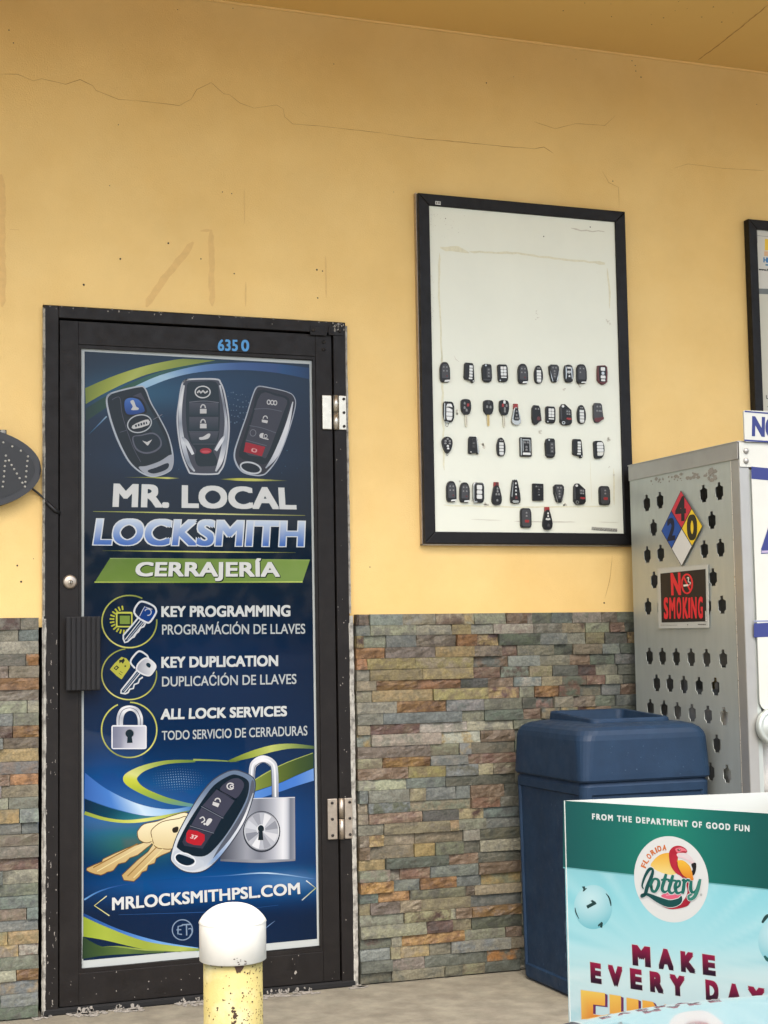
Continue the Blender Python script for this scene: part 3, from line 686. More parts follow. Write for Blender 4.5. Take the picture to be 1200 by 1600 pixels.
# --- lower picture
a.k = 3
a.frame(120, 1160, 3.158)
a.band([(40, 150), (150, 232), (300, 302), (450, 330), (575, 312)], [(38, 275), (180, 325), (340, 362), (470, 355), (575, 332)], [(56, 98, 166), (72, 124, 196), (200, 222, 236), (150, 190, 226), (60, 110, 170)])
a.band([(38, 278), (180, 328), (340, 364), (470, 358)], [(38, 338), (140, 372), (300, 385), (470, 366)], [(16, 34, 60), (20, 60, 80), (70, 120, 130), (90, 150, 180)])
a.ribbon([(38, 348), (130, 376), (230, 390), (330, 384), (450, 362), (560, 336)], [18, 16, 15, 17, 14, 4], [(140, 154, 60), (160, 174, 70), (190, 198, 90), (214, 216, 120), (180, 190, 90), (90, 120, 80)])
a.band([(585, 86), (450, 88), (330, 112), (250, 148), (228, 180), (252, 216), (340, 264), (450, 302), (575, 320)], [(585, 98), (450, 106), (350, 134), (304, 166), (300, 190), (338, 226), (430, 266), (520, 292), (575, 304)], [(90, 120, 60), (140, 158, 70), (176, 186, 100), (206, 210, 130), (196, 202, 70), (176, 188, 60), (140, 166, 70), (110, 150, 110), (90, 140, 150)])
a.ribbon([(575, 86), (660, 88), (740, 92), (800, 96)], [10, 8, 6, 2], [(150, 166, 90), (130, 150, 80), (120, 140, 70), (70, 90, 60)])
kd = a.k
for i in range(22):
    for j in range(11):
        x = 372+i*12.4+j*1.5; y = 118+j*12.4+abs(i-11)*1.0
        d_ = ((x-500)/150)**2+((y-185)/70)**2
        if d_ < 1: a.ell((x, y), 2.6*(1.2-d_*.6), 2.6*(1.2-d_*.6), mixc((124, 156, 186), (34, 62, 100), d_), n=8); a.k = kd
a.band([(740, 92), (850, 46), (960, 14), (1060, 6), (1172, 18)], [(760, 98), (870, 74), (960, 48), (1060, 30), (1172, 32)], [(90, 110, 50), (150, 164, 66), (186, 194, 106), (140, 156, 80), (70, 92, 60)])
a.band([(860, 195), (1000, 118), (1080, 84), (1168, 50)], [(860, 246), (1000, 200), (1080, 164), (1168, 126)], [(130, 146, 60), (88, 104, 40), (64, 84, 38), (46, 68, 40)])
a.ribbon([(870, 190), (950, 142), (1040, 98), (1165, 52)], [5, 5, 4, 3], (160, 172, 90))
a.band([(860, 250), (1000, 202), (1080, 166), (1168, 128)], [(860, 290), (1000, 244), (1080, 216), (1170, 188)], [(90, 140, 206), (64, 118, 196), (70, 122, 200), (110, 150, 206)])
# gold keys
GD = (196, 172, 104); GD2 = (146, 110, 56); GL1 = (222, 206, 150)
def gold(P, sm=3, rim=4): a.poly(P, lambda u, v: mixc((236, 226, 186), (188, 160, 104), (v-1285)/75), sm); a.ribbon(list(P)+[P[0]], rim, (104, 74, 40), sm)
gold([(300, 440), (306, 470), (340, 490), (250, 520), (130, 575), (125, 588), (50, 620), (62, 640), (118, 655), (150, 640), (180, 632), (205, 600), (240, 592), (262, 570), (300, 556), (345, 520), (370, 500), (380, 470), (330, 440)], 2)
gold([(298, 440), (330, 404), (400, 388), (470, 362), (545, 348), (560, 420), (430, 470), (390, 480), (345, 496), (306, 478)], 4)
a.poly([(444, 398), (462, 384), (500, 374), (512, 380), (480, 396), (452, 408)], (40, 34, 26), 3)
a.ribbon([(300, 500), (80, 618)], 6, GD2, 0); a.ribbon([(330, 505), (100, 636)], 5, GL1, 0)
gold([(378, 500), (350, 540), (300, 580), (222, 655), (232, 680), (282, 686), (310, 660), (322, 640), (345, 632), (352, 606), (384, 596), (392, 572), (420, 556), (460, 540), (480, 500)], 1)
gold([(366, 450), (372, 428), (420, 392), (500, 376), (540, 370), (520, 460), (480, 520), (425, 525), (385, 512)], 4)
a.poly([(470, 432), (478, 420), (500, 416), (498, 440), (478, 446)], (44, 38, 30), 3)
a.ribbon([(395, 515), (250, 660)], 5, GD2, 0); a.ribbon([(425, 525), (280, 668)], 5, GL1, 0); a.ribbon([(370, 470), (376, 500), (420, 518)], 4, GL1)
# large padlock
a.band([(846, 272), (850, 130), (872, 84), (920, 64), (970, 84), (992, 130), (996, 270)], [(876, 272), (880, 140), (894, 112), (920, 100), (948, 114), (958, 140), (962, 270)], [(150, 156, 164), (190, 194, 200), (222, 224, 226), (236, 236, 236), (200, 204, 208), (190, 196, 202), (140, 146, 156)])
a.ribbon([(860, 272), (864, 130), (884, 96), (922, 82), (960, 98), (976, 134), (980, 270)], 8, (232, 234, 234)); a.ribbon([(872, 272), (876, 138), (890, 110), (920, 98), (950, 112), (960, 140), (964, 270)], 4, (90, 98, 112))
bodyc = hgrad([(345, (70, 74, 84)), (362, (104, 108, 118)), (385, (150, 154, 162)), (405, (120, 124, 134)), (425, (166, 170, 178)), (442, (222, 224, 226)), (449, (196, 200, 206)), (454, (104, 110, 122)), (462, (150, 154, 164))])
a.grid([(735, 284), (708, 578), (1076, 272), (1078, 578)], 30, 2, bodyc)
a.band([(708, 576), (900, 578), (1078, 576)], [(708, 586), (900, 594), (1078, 584)], [(96, 100, 110), (150, 154, 160), (120, 124, 134)])
a.ribbon([(735, 284), (900, 276), (1076, 271)], 4, (206, 210, 214))
a.ell((912, 440), 92, 102, (44, 48, 58)); a.ell((912, 437), 86, 95, (176, 180, 186))
for k, cc in enumerate([(206, 208, 212), (150, 154, 162), (220, 222, 224), (130, 134, 144), (196, 200, 206), (150, 154, 162), (216, 218, 220), (140, 144, 152)]):
    a0 = k*45+10; a.poly([(912, 437)]+[(912+80*math.cos(R(a0+t*9)), 437+89*math.sin(R(a0+t*9))) for t in range(4)], cc)
a.ring((912, 437), 84, 94, 5, [(220, 222, 224), (120, 124, 132), (200, 204, 208), (90, 94, 104), (220, 222, 224)])
a.ell((908, 424), 15, 18, (24, 28, 36)); a.poly([(900, 430), (894, 482), (920, 482), (916, 430)], (24, 28, 36)); a.ring((908, 432), 19, 26, 4, (216, 220, 222), 150, 390)
# front fob
F4 = [(745, 142), (792, 137), (858, 164), (880, 198), (872, 262), (832, 380), (772, 480), (702, 570), (642, 625), (582, 643), (520, 632), (474, 596), (464, 560), (490, 470), (540, 370), (600, 270), (658, 198), (702, 164)]
a.poly(F4, lambda u, v: mixc((206, 212, 216), (104, 122, 146), (u-0.55*v+430)/70), 5)
a.poly([(862, 190), (876, 205), (868, 262), (828, 376), (768, 476), (700, 566), (660, 600), (700, 520), (780, 400), (840, 290)], (84, 90, 102), 4)
a.ribbon([(870, 250), (828, 372), (766, 474), (690, 566), (630, 618)], [5, 14, 14, 18, 6], [(160, 168, 176), (226, 228, 230), (196, 204, 214), (120, 150, 190), (206, 210, 214)])
a.ribbon(F4+[F4[0]], 5, (60, 66, 78), 5)
a.poly([(752, 164), (790, 160), (838, 182), (850, 216), (832, 290), (760, 420), (692, 510), (632, 560), (560, 556), (502, 526), (496, 500), (540, 410), (610, 300), (676, 212)], (30, 32, 44), 4)
a.poly([(760, 182), (800, 178), (824, 202), (818, 232), (784, 276), (730, 256), (706, 226)], (62, 64, 80), 3)
a.poly([(690, 232), (778, 288), (722, 368), (620, 312)], (62, 64, 80)); a.poly([(614, 322), (714, 374), (676, 444), (564, 408)], (62, 64, 80)); a.poly([(556, 418), (668, 450), (620, 524), (530, 510), (520, 490)], (52, 54, 68), 1)
a.ribbon([(682, 224), (790, 284)], 4, (16, 18, 26), 0); a.ribbon([(614, 316), (722, 374)], 4, (110, 114, 126), 0); a.ribbon([(558, 412), (676, 448)], 4, (110, 114, 126), 0)
a.poly([(552, 430), (630, 455), (612, 508), (545, 494), (540, 470)], (176, 34, 46), 2); a.text('37', ((566, 454), (560, 472), (596, 462), (590, 480)), (222, 190, 186), .05)
a.ring((758, 216), 17, 15, 6, GL, 30, 330); a.ring((764, 218), 8, 7, 5, GL)
a.poly([(672, 292), (704, 302), (696, 320), (668, 308)], GL); a.ring((694, 290), 13, 14, 6, GL, 190, 380)
a.ribbon([(606, 376), (622, 368), (630, 384), (614, 396)], 6, GL); a.poly([(640, 388), (652, 374), (668, 380), (660, 396), (644, 412), (636, 402)], GL, 2); a.ell((630, 402), 6, 6, GL)
a.poly([(470, 570), (488, 532), (540, 548), (600, 574), (628, 588), (612, 616), (570, 632), (520, 622), (482, 596)], (186, 194, 202), 3)
a.poly([(490, 550), (535, 560), (582, 582), (562, 604), (520, 606), (492, 584)], (24, 32, 48), 3); a.ring((534, 578), 52, 30, 6, (224, 228, 230), rot=18)
# web address and bottom swooshes
a.k = 3
a.frame(60, 1160, 2.4)
a.ribbon([(172, 590), (230, 558), (320, 534), (500, 512), (700, 500), (860, 490), (1035, 512)], [6, 5, 3, 2, 3, 5, 3], [(110, 160, 206), (60, 110, 170), (30, 70, 130), (24, 60, 116), (50, 100, 160), (180, 206, 226), (60, 104, 160)])
a.text('MRLOCKSMITHPSL.COM', ((279, 585), (279, 629), (978, 528), (980, 568)), (30, 44, 66), .07, 1.02)
a.text('MRLOCKSMITHPSL.COM', ((278, 584), (278, 628), (978, 527), (980, 567)), (214, 216, 212), .045, 1.02)
a.ribbon([(256, 576), (210, 612), (266, 650)], 4, [(206, 208, 170), (190, 190, 110), (200, 200, 150)], 0); a.ribbon([(1004, 518), (1040, 546), (988, 592)], 4, [(220, 224, 224), (170, 180, 110), (180, 190, 190)], 0)
a.ribbon([(300, 646), (520, 640), (700, 632), (900, 610)], [1, 2, 2, 1], (40, 84, 140))
a.band([(168, 640), (300, 700), (450, 745), (600, 770)], [(168, 668), (300, 722), (450, 762), (600, 784)], [(30, 70, 130), (60, 110, 180), (110, 160, 214), (120, 170, 220)])
a.band([(168, 652), (250, 690), (400, 745), (560, 768), (640, 775)], [(168, 728), (250, 742), (400, 776), (520, 784), (640, 780)], [(140, 160, 50), (160, 176, 66), (150, 164, 62), (170, 184, 90), (90, 110, 60)])
a.band([(166, 728), (240, 766), (330, 770), (470, 784)], [(164, 812), (240, 800), (330, 794), (470, 790)], [(40, 62, 40), (60, 84, 44), (90, 114, 56), (60, 84, 56)])
a.ribbon([(230, 768), (300, 766), (400, 778), (540, 786)], [2, 5, 5, 1], [(60, 84, 40), (130, 150, 66), (150, 166, 80), (90, 110, 60)])
a.ribbon([(840, 708), (860, 690), (886, 670)], [1, 3, 1], (110, 140, 180))
LG = (126, 146, 170)
a.ring((540, 703), 38, 38, 4, LG); a.ribbon([(541, 686), (524, 690), (523, 718), (538, 720)], 5, LG, 0); a.ribbon([(518, 703), (536, 702)], 4, LG, 0); a.ribbon([(538, 684), (572, 682)], 5, LG, 0); a.ribbon([(555, 684), (556, 724)], 5, LG, 0); a.ribbon([(562, 700), (572, 698), (576, 712), (568, 726)], 4, LG)
a.build('poster', M_PRINT, door, 'navy locksmith poster with three car fobs, service list, gold keys and padlock', gain=.66, tone=lambda q: (q[0]*.5, q[1]*1.12, q[2]*1.08) if q[2] > 1.7*q[0] and q[2] > q[1]*1.02 and q[2] < .21 else q)
# hinges
def hinge(zc, hh, zoomed):
    b = MB()
    b.box((.925, LY-.010, zc-hh), (.958, LY-.0005, zc+hh), .002).lathe([(.0005, -hh), (.009, -hh), (.009, hh*.01-.0015)], (.972, LY-.011, zc), 20).lathe([(.009, hh*.01+.0015), (.009, hh), (.0005, hh)], (.972, LY-.011, zc), 20)
    b.box((.983, FY-.006, zc-hh), (1.009, FY-.0005, zc+hh), .0015)
    return b
for zc, hh, m in ((1.895, .058, M_ALU), (.545, .066, M_ALUOLD)):
    h = hinge(zc, hh, 0).build('hinge', m, door)
    b = MB()
    for k in (-.8, 0, .8): b.lathe([(.0001, 0), (.0048, 0), (.0048, .0025), (.0001, .003)], (1.0, FY-.006, zc+k*hh), 14, 'Y')
    if m is M_ALUOLD:
        for k in (-.8, 0, .8): b.lathe([(.0001, 0), (.0048, 0), (.0048, .0025), (.0001, .003)], (.94, LY-.010, zc+k*hh), 14, 'Y')
    b.build('screw', M_SCREW, h)
b = MB().box((.885, FY-.004, 2.155), (.945, FY-.0006, 2.185), .001).box((.95, FY-.004, 2.158), (1.004, FY-.0006, 2.188), .001)
b.build('closer_bracket', M_DARK, frame)
b = MB()
for x, z in ((.935, 2.135), (.935, 2.11), (.895, 2.172), (.99, 2.173)): b.lathe([(.0001, 0), (.006, 0), (.006, .003), (.0001, .0035)], (x, LY-.0003 if z < 2.14 else FY-.0042, z), 12, 'Y')
b.build('screw', M_SCREW, leaf)
# pull plate
b = MB(); pa, pb = on_y(103, 1080, -.035), on_y(157, 963, -.035)
b.box((pa.x, -.035, pa.z), (pb.x, -.029, pb.z), .002)
nrib = 7
for k in range(nrib):
    x = pa.x+(pb.x-pa.x)*(k+.12)/nrib; b.box((x, -.040, pa.z+.002), (x+(pb.x-pa.x)/nrib*.72, -.0348, pb.z-.002), .0012)
b.box((pa.x+.012, -.0292, pa.z+.03), (pa.x+.03, LY-.0003, pb.z-.03))
b.build('pull_plate', M_RUBBER, door)
c = on_y(109.5, 909, -.012)
lk = MB().lathe([(.0215, -.001), (.0225, .003), (.020, .008), (.016, .0105), (.0001, .011)], (c.x, LY, c.z), 32, 'Y', cap=False).build('lock_cylinder', M_ALUOLD, door)
b = MB().lathe([(.0001, .0112), (.0075, .0112), (.0075, .0135), (.0001, .014)], (c.x, LY, c.z-.002), 20, 'Y', False); lc = b.build('lock_plug', M_ALU, lk)
b = MB().box((c.x-.0012, LY-.0152, c.z-.008), (c.x+.0012, LY-.0138, c.z+.003)); b.build('keyhole', M_BLACKGAP, lk)
a = Art(lambda u, v: on_y(u, v, LY-.0004), (0, -1, 0)).frame()
a.text('635', ((341, 531), (341, 547.5), (371, 531.5), (371, 548)), (78, 140, 190), .045, 1.05); a.text('0', ((377.5, 531.5), (377.5, 548), (388.5, 532), (388.5, 548.5)), (78, 140, 190), .045)
a.build('house_number', M_PRINTM, door)
# caulk and overpaint along the frame
def caulk(b, x, z0, z1, wmin, wmax, y, side, step=.012):
    prev = None; z = z0; ph = random.uniform(0, 50)
    while z < z1:
        n = noise.noise(Vector((ph, z*9, 0)))*.5+.5; n2 = noise.noise(Vector((ph, z*60, 5)))*.5+.5
        wv = wmin+(wmax-wmin)*(n*.7+n2*.5)
        cur = (b.bm.verts.new((x, y-.0035, z)), b.bm.verts.new((x+side*wv, y-.0012, z)), b.bm.verts.new((x-side*.004, y+.006, z)))
        if prev:
            b.bm.faces.new((prev[0], prev[1], cur[1], cur[0])); b.bm.faces.new((prev[2], prev[0], cur[0], cur[2]))
        prev = cur; z += step
b = MB()
caulk(b, .0025, .0, 1.22, .002, .010, FY-.001, 1); caulk(b, .0025, 1.22, 2.2, .0005, .005, FY-.001, 1)
caulk(b, .0025, .0, 2.2, .001, .006, FY+.004, -1)
caulk(b, DW-.0035, .0, 1.22, .006, .014, FY-.001, 1); caulk(b, DW-.004, 1.22, 2.2, .001, .007, FY-.001, 1); caulk(b, DW-.0035, .0, 1.2, .001, .007, FY-.0005, -1)
b.build('caulk_bead', M_CAULK, door)
b = MB()
def chip(p, r_, n=7, ax='y', thick=.0006):
    pts = []
    for k in range(n):
        a = 2*math.pi*k/n; q = r_*random.uniform(.5, 1.25)
        pts.append(p+(Vector((q*math.cos(a), 0, q*1.4*math.sin(a))) if ax == 'y' else Vector((q*1.5*math.cos(a), q*math.sin(a), 0))))
    b.prism(pts, Vector((0, -thick, 0)) if ax == 'y' else Vector((0, 0, thick*4)))
for k in range(75):
    q0 = Vector((.006+random.random()**2*.04, FY-.0003, random.random()**1.6*1.15+.03)); s0 = random.uniform(.0005, .0016)
    for j in range(random.choice((1, 1, 2, 5))): chip(q0+Vector((random.uniform(-.001, .001), -.00002*j, j*s0*2.2)), s0*random.uniform(.7, 1.3))
for k in range(26): chip(Vector((random.uniform(.97, 1.0), FY-.0003, random.uniform(.03, 2.1))), random.uniform(.0006, .002))
for k in range(34): chip(Vector((random.uniform(.02, 1.0), FY-.0003, 2.203-random.random()**3*.02)), random.uniform(.0008, .0026))
for k in range(18): chip(Vector((random.uniform(.96, 1.006), FY-.0046, random.uniform(2.175, 2.2))), random.uniform(.001, .004))
for k in range(30): chip(Vector((random.uniform(.06, .96), LY-.0003, random.uniform(.03, .115))), random.uniform(.0006, .0022))
chip(Vector((.81, LY-.0003, .06)), .006)
tag(b.build('paint_chip', M_CHIP, door), kind='stuff')
b = MB()
b.box((.0, -.018, .0005), (DW, .03, .0195), .004); b.build('threshold', M_BLACKGAP, door)
b = MB()
for k in range(190):
    x = random.uniform(-.02, DW+.02); y = -.022-random.random()**2*.05
    if noise.noise(Vector((x*7, 0, 2))) > -.12: chip(Vector((x, y, .0012)), random.uniform(.003, .012), 8, 'z', .0008)
for k in range(120):
    x = random.uniform(0.02, DW-.02)
    if noise.noise(Vector((x*7, 0, 2))) > -.05: chip(Vector((x, -.0185, random.uniform(.001, .013))), random.uniform(.002, .007))
tag(b.build('mortar_crust', M_CHIP, door), kind='stuff')
# ------------------------------------------------------------------ key display board
BX0, BX1, BZ0, BZ1 = 1.2790, 2.0907, 1.4543, 2.6719
BF = -.0275   # face of the white panel
board = thing('key_display_board', 'tall white board in a black frame with rows of car key fobs stuck to it', 'display board')
b = MB(); fw = .041
FYB = -.036
def frame_bar(b, P):  # mitred bar, P = four (x, z)
    b.prism([Vector((x, -.004, z)) for x, z in P], Vector((0, FYB+.004, 0)), .003, 2)
i0, i1, j0, j1 = BX0+fw, BX1-fw, BZ0+fw, BZ1-fw; e = .0002
for P in ([(BX0, BZ0), (BX1, BZ0), (i1, j0-e), (i0, j0-e)], [(BX0, BZ1), (i0, j1+e), (i1, j1+e), (BX1, BZ1)], [(BX0-e, BZ0+e), (i0-e, j0), (i0-e, j1), (BX0-e, BZ1-e)], [(BX1+e, BZ0+e), (BX1+e, BZ1-e), (i1+e, j1), (i1+e, j0)]): frame_bar(b, P)
b.build('board_frame', M_FRAME, board)
b = MB().box((BX0-.004, -.0195, BZ0-.004), (BX0-.0006, -.002, BZ1+.004)).box((BX0-.004, -.0195, BZ0-.0046), (BX1, -.002, BZ0-.0006)); b.build('frame_backing', M_ALUOLD, board)
b = MB().box((i0-.002, BF, j0-.002), (i1+.002, -.0035, j1+.002)); panel = b.build('white_panel', M_BOARD, board)
def bline(b, pts, wid, zoom, off=.0004, jag=.25): wall_line(b, pts, wid, -BF+off, zoom, None, jag)
Z4, Z5 = (640, 290, 3.333), (640, 540, 3.333)
b = MB()
bline(b, [(158, 322), (310, 345)], .018, Z4); bline(b, [(310, 345), (560, 352), (700, 372), (960, 400), (1020, 402)], .007, Z4)
bline(b, [(960, 398), (1018, 404)], .018, Z4, .0006); bline(b, [(155, 350), (152, 550), (160, 700), (168, 920)], .006, Z4); bline(b, [(1028, 430), (1040, 560), (1042, 640)], .008, Z4)
bline(b, [(168, 40), (172, 280), (180, 650)], .008, Z5); bline(b, [(176, 830), (560, 842), (1040, 838)], .005, Z5); bline(b, [(1062, 640), (1066, 830)], .006, Z5); bline(b, [(940, 590), (948, 820)], .002, Z5)
b.build('tape_stain', M_TAN, panel)
b = MB()
def blob(b, u, v, r_, zoom, n=9, sq=1.0):
    p = on_y(zoom[0]+u/zoom[2], zoom[1]+v/zoom[2], BF-.0009); rr = r_*.0021/zoom[2]*1.0
    b.face([p+Vector((rr*math.cos(a)*random.uniform(.6, 1.2), 0, rr*sq*math.sin(a)*random.uniform(.6, 1.2))) for a in [2*math.pi*k/n for k in range(n)]])
for (u, v, r_, z) in ((248, 348, 14, Z5), (384, 520, 14, Z5), (1035, 488, 12, Z5), (398, 832, 16, Z5), (808, 834, 14, Z5), (678, 450, 12, Z5), (260, 706, 9, Z5), (806, 228, 9, Z5), (1063, 676, 8, Z5), (1040, 632, 5, Z5)):
    for k in range(4): blob(b, u+random.uniform(-r_, r_)*.7, v+random.uniform(-r_, r_)*.7, r_*random.uniform(.3, .7), z)
bline(b, [(840, 220), (920, 235), (1015, 242)], .006, Z4, .0008, .8); bline(b, [(232, 885), (240, 905), (258, 918)], .003, Z4); bline(b, [(545, 915), (700, 918), (865, 918)], .003, Z5, .0008); bline(b, [(320, 905), (480, 910)], .0015, Z5, .0008); bline(b, [(985, 918), (1090, 922)], .0015, Z5, .0008)
for k in range(9): blob(b, 1035+random.uniform(-12, 12), 712+random.uniform(-14, 14), random.uniform(2, 5), Z4)
for k in range(7): blob(b, 668+random.uniform(-12, 12), 670+random.uniform(-30, 30), random.uniform(2, 4), Z4)
for k in range(50): blob(b, 110+random.random()**2*200, 150+random.random()**2*120, random.uniform(.8, 2.4), Z4)
for k in range(26): blob(b, 118+random.uniform(-8, 8), 460+random.uniform(0, 250), random.uniform(.8, 2.4), Z4)
tag(b.build('smudge', M_SMUDGE, panel), kind='stuff')
b = MB()
for (u, v, r_) in ((100, 177, 4), (187, 171, 3), (698, 265, 4), (940, 216, 4)): blob(b, u, v, r_, Z4)
tag(b.build('speck', M_HOLE, panel), kind='stuff')
a = Art(lambda u, v: on_y(u, v, BF-.001), (0, -1, 0)).frame(640, 540, 3.333)
a.poly([(948, 943), (946, 960), (1080, 971), (1082, 952)], (168, 168, 156))
random.seed(11)
for row in range(3):
    x = 952
    while x < 1076:
        l = random.uniform(3, 12); yy = 947+row*5+(x-948)*.075
        a.poly([(x, yy), (x, yy+2.8), (x+l, yy+3), (x+l, yy+.3)], (62, 62, 60)); x += l+random.uniform(1.5, 4)
a.build('maker_label', M_PRINTM, panel)
a = Art(lambda u, v: on_y(u, v, FYB-.0004), (0, -1, 0)).frame(640, 290, 3.333)
a.poly([(134, 80), (134, 98), (162, 101), (162, 83)], (190, 190, 184))
for x, t in ((138, 1), (147, 0), (155, 1)): a.poly([(x, 84), (x, 95), (x+4, 95.5), (x+4, 84.5)], (40, 40, 40)); 
a.build('frame_sticker', M_PRINTM, board)

# key fobs: each one a thing of its own
def P_(d, o=0.0): return d
def fob(px, py, w, h, kind, label, tilt=0.0, zoom=(670, 550, 4)):
    """centre, width, height in the traced sheet; kind picks the shell and its buttons"""
    c = on_y(zoom[0]+px/zoom[2], zoom[1]+py/zoom[2], BF-.0004)
    l_ = on_y(zoom[0]+(px-w/2)/zoom[2], zoom[1]+py/zoom[2], BF); r_ = on_y(zoom[0]+(px+w/2)/zoom[2], zoom[1]+py/zoom[2], BF)
    W = (r_.x-l_.x)*.96; Hh = (on_y(zoom[0]+px/zoom[2], zoom[1]+(py-h/2)/zoom[2], BF).z-on_y(zoom[0]+px/zoom[2], zoom[1]+(py+h/2)/zoom[2], BF).z)
    t = thing('key_fob', label, 'key fob', c, (math.pi/2, tilt, 0), 'car key fobs on the display board')
    def S(P): return [Vector((x*W/2, y*Hh/2, 0)) for x, y in P]
    def shell(P, m=M_FOB, th=.0105, name='shell', z=0.0, bev=.002, sm=0):
        if sm: P = [tuple(q) for q in catmull(P, sm)]
        return MB().prism([p+Vector((0, 0, z)) for p in S(P)], Vector((0, 0, th)), bev).build(name, m, t, True)
    TOP = .0106
    def pad(P, m, name='button', z=TOP-.0005, th=.0012, bev=.0003, parent=None, sm=0):
        if sm: P = [tuple(q) for q in catmull(P, sm)]
        return MB().prism([p+Vector((0, 0, z)) for p in S(P)], Vector((0, 0, th)), bev, 1).build(name, m, parent or t, True)
    def glyphs(L, m=M_FOBG, r=.1, z=TOP+.0002):
        b = MB()
        for (x, y) in L:
            P = S([(x-r, y-r*.45), (x+r*.9, y-r*.5), (x+r, y+r*.2), (x+.02, y+r*.6), (x-r*.8, y+r*.35)])
            b.prism([p+Vector((0, 0, z)) for p in P], Vector((0, 0, .0005)))
        return b.build('button_symbol', m, t, True)
    R5 = rrect
    if kind == 'proxi':        # rounded slab, four grey symbols, silver foot
        shell(R5(-1, -1, 1, 1, (.8, .8, .45, .45)))
        pad(R5(-.72, -.62, .72, .78, (.5, .5, .1, .1)), M_FOBB, 'button_pad', th=.0008)
        glyphs([(-.32, .5), (.32, .5), (-.34, .12), (.34, .12)], r=.15); glyphs([(.3, -.38)], M_FOBM, .18)
        pad([(-.25, -.97), (.86, -.92), (.9, -.74), (-.1, -.8)], M_FOBS, 'silver_foot')
    elif kind == 'proxi_plain':
        shell(R5(-1, -1, 1, 1, (.7, .7, .3, .5))); pad(R5(-.74, -.6, .74, .8, (.5, .5, .1, .1)), M_FOBB, 'button_pad', th=.0007)
        glyphs([(-.35, .55), (.35, .55), (-.35, .15)], r=.15); pad([(-.2, -.96), (.86, -.93), (.9, -.78), (-.1, -.83)], M_FOBS, 'silver_foot')
    elif kind == 'silver_notch':
        shell([(-.8, .98), (.5, .98), (.72, .8), (.9, -.55), (.98, -.85), (.7, -1), (.45, -.98), (.35, -.82), (-.85, -.7), (-1, -.5), (-.95, .8)])
        for k in range(4): pad(R5(-.1, .48-k*.3, .52, .72-k*.3, .05), M_FOBS)
        pad(R5(-.2, -.66, .5, -.5, .05), M_FOBS); glyphs([(.7, -.82)], M_FOBS, .12)
    elif kind == 'flip':
        shell([(-.75, .9), (-.4, 1), (.75, .98), (.95, .8), (1, -.5), (.8, -.88), (.4, -1), (-.5, -.98), (-.92, -.75), (-1, .5)])
        pad(R5(-.1, -.5, .7, .6, .1), M_FOBB, 'button_pad', th=.0006); glyphs([(.28, .38), (.28, .02), (.28, -.34)], r=.16)
        pad([(tuple(q)) for q in R5(-.45, .72, -.1, .92, .1)], M_CHROME, 'release_button'); pad(R5(-.86, -.8, .5, -.68, .05), M_FOBB, 'seam_ridge')
    elif kind == 'silver_grid':
        shell(R5(-1, -1, 1, 1, (.35, .3, .3, .45)))
        for k in range(3):
            for s_ in (0, 1): pad(R5(-.5+s_*.62, .42-k*.36, .06+s_*.62, .74-k*.36, .06), M_FOBS)
        pad(R5(-.48, -.58, .66, -.42, .06), M_FOBS, 'button'); pad(R5(-.84, -.95, -.55, -.78, .08), M_CHROME, 'release_button')
    elif kind == 'oval_silver':
        shell([(-.35, .98), (.35, .98), (.75, .6), (.98, .1), (.9, -.6), (.5, -.97), (-.5, -.97), (-.9, -.6), (-.98, .1), (-.75, .6)], sm=3)
        for k in range(4): pad([(-.5, .48-k*.34), (.5, .48-k*.34), (.52, .2-k*.34), (-.52, .2-k*.34)], M_FOBS)
        pad(R5(-.38, -.92, .38, -.84, .03), M_FOBS, 'button'); glyphs([(-.2, .72), (.2, .72)], M_FOBG, .16)
    elif kind == 'shield':
        shell([(-.6, .98), (.6, .98), (.95, .75), (.9, 0), (.6, -.8), (.4, -.98), (-.4, -.98), (-.6, -.8), (-.95, 0), (-1, .75)])
        for s_ in (-1, 1): pad([(s_*.92, .5), (s_*.86, .3), (s_*.3, -.9), (s_*.42, -.95), (s_*.66, -.5)], M_CHROME, 'chrome_trim')
        pad([(-.6, .86), (.6, .86), (.7, .5), (.3, -.6), (-.3, -.6), (-.7, .5)], M_FOBB, 'button_pad', th=.0006); glyphs([(-.28, .62), (.28, .62), (0, .25), (0, -.05), (0, -.35)], M_FOBG, .17)
    elif kind == 'shield_round':
        shell([(-.45, .98), (.45, .98), (.8, .75), (.95, .1), (.8, -.75), (.45, -.98), (-.45, -.98), (-.8, -.75), (-.95, .1), (-.8, .75)], sm=2)
        for s_ in (-1, 1): pad([(s_*.7, .78), (s_*.5, .7), (s_*.42, .2), (s_*.55, -.6), (s_*.75, -.66), (s_*.68, 0)], M_CHROME, 'chrome_trim')
        glyphs([(-.2, .65), (.2, .65), (0, .1), (.05, -.3)], M_FOBS, .2); pad(R5(-.34, .05, .34, .3, .06), M_FOBS)
    elif kind == 'red_edge':
        shell([(-.85, .9), (.6, .98), (.98, .8), (1, .2), (.92, -.75), (.6, -.8), (.3, -1), (-.2, -.98), (-.6, -.85), (-1, -.6), (-.95, .3)], M_FOBM)
        pad([(-.62, .82), (.6, .84), (.72, .6), (.62, -.72), (-.66, -.74), (-.72, .5)], M_FOB, 'button_pad', th=.001)
        Q = .0014
        pad(R5(-.36, .38, .46, .74, .1), M_FOBS, z=TOP+.0002); pad([tuple(q) for q in R5(-.26, -.04, .34, .3, .18)], M_CHROME, z=TOP+.0002); pad(R5(-.42, -.4, .5, -.1, .1), M_FOBS, z=TOP+.0002); pad(R5(-.36, -.68, .44, -.48, .08), M_FOBS, z=TOP+.0002)
    elif kind == 'silver_ring':
        shell(R5(-1, -.62, 1, 1, (.5, .3, .7, .5))); pad(R5(-.95, -.5, -.78, .86, .06), M_CHROME, 'chrome_trim')
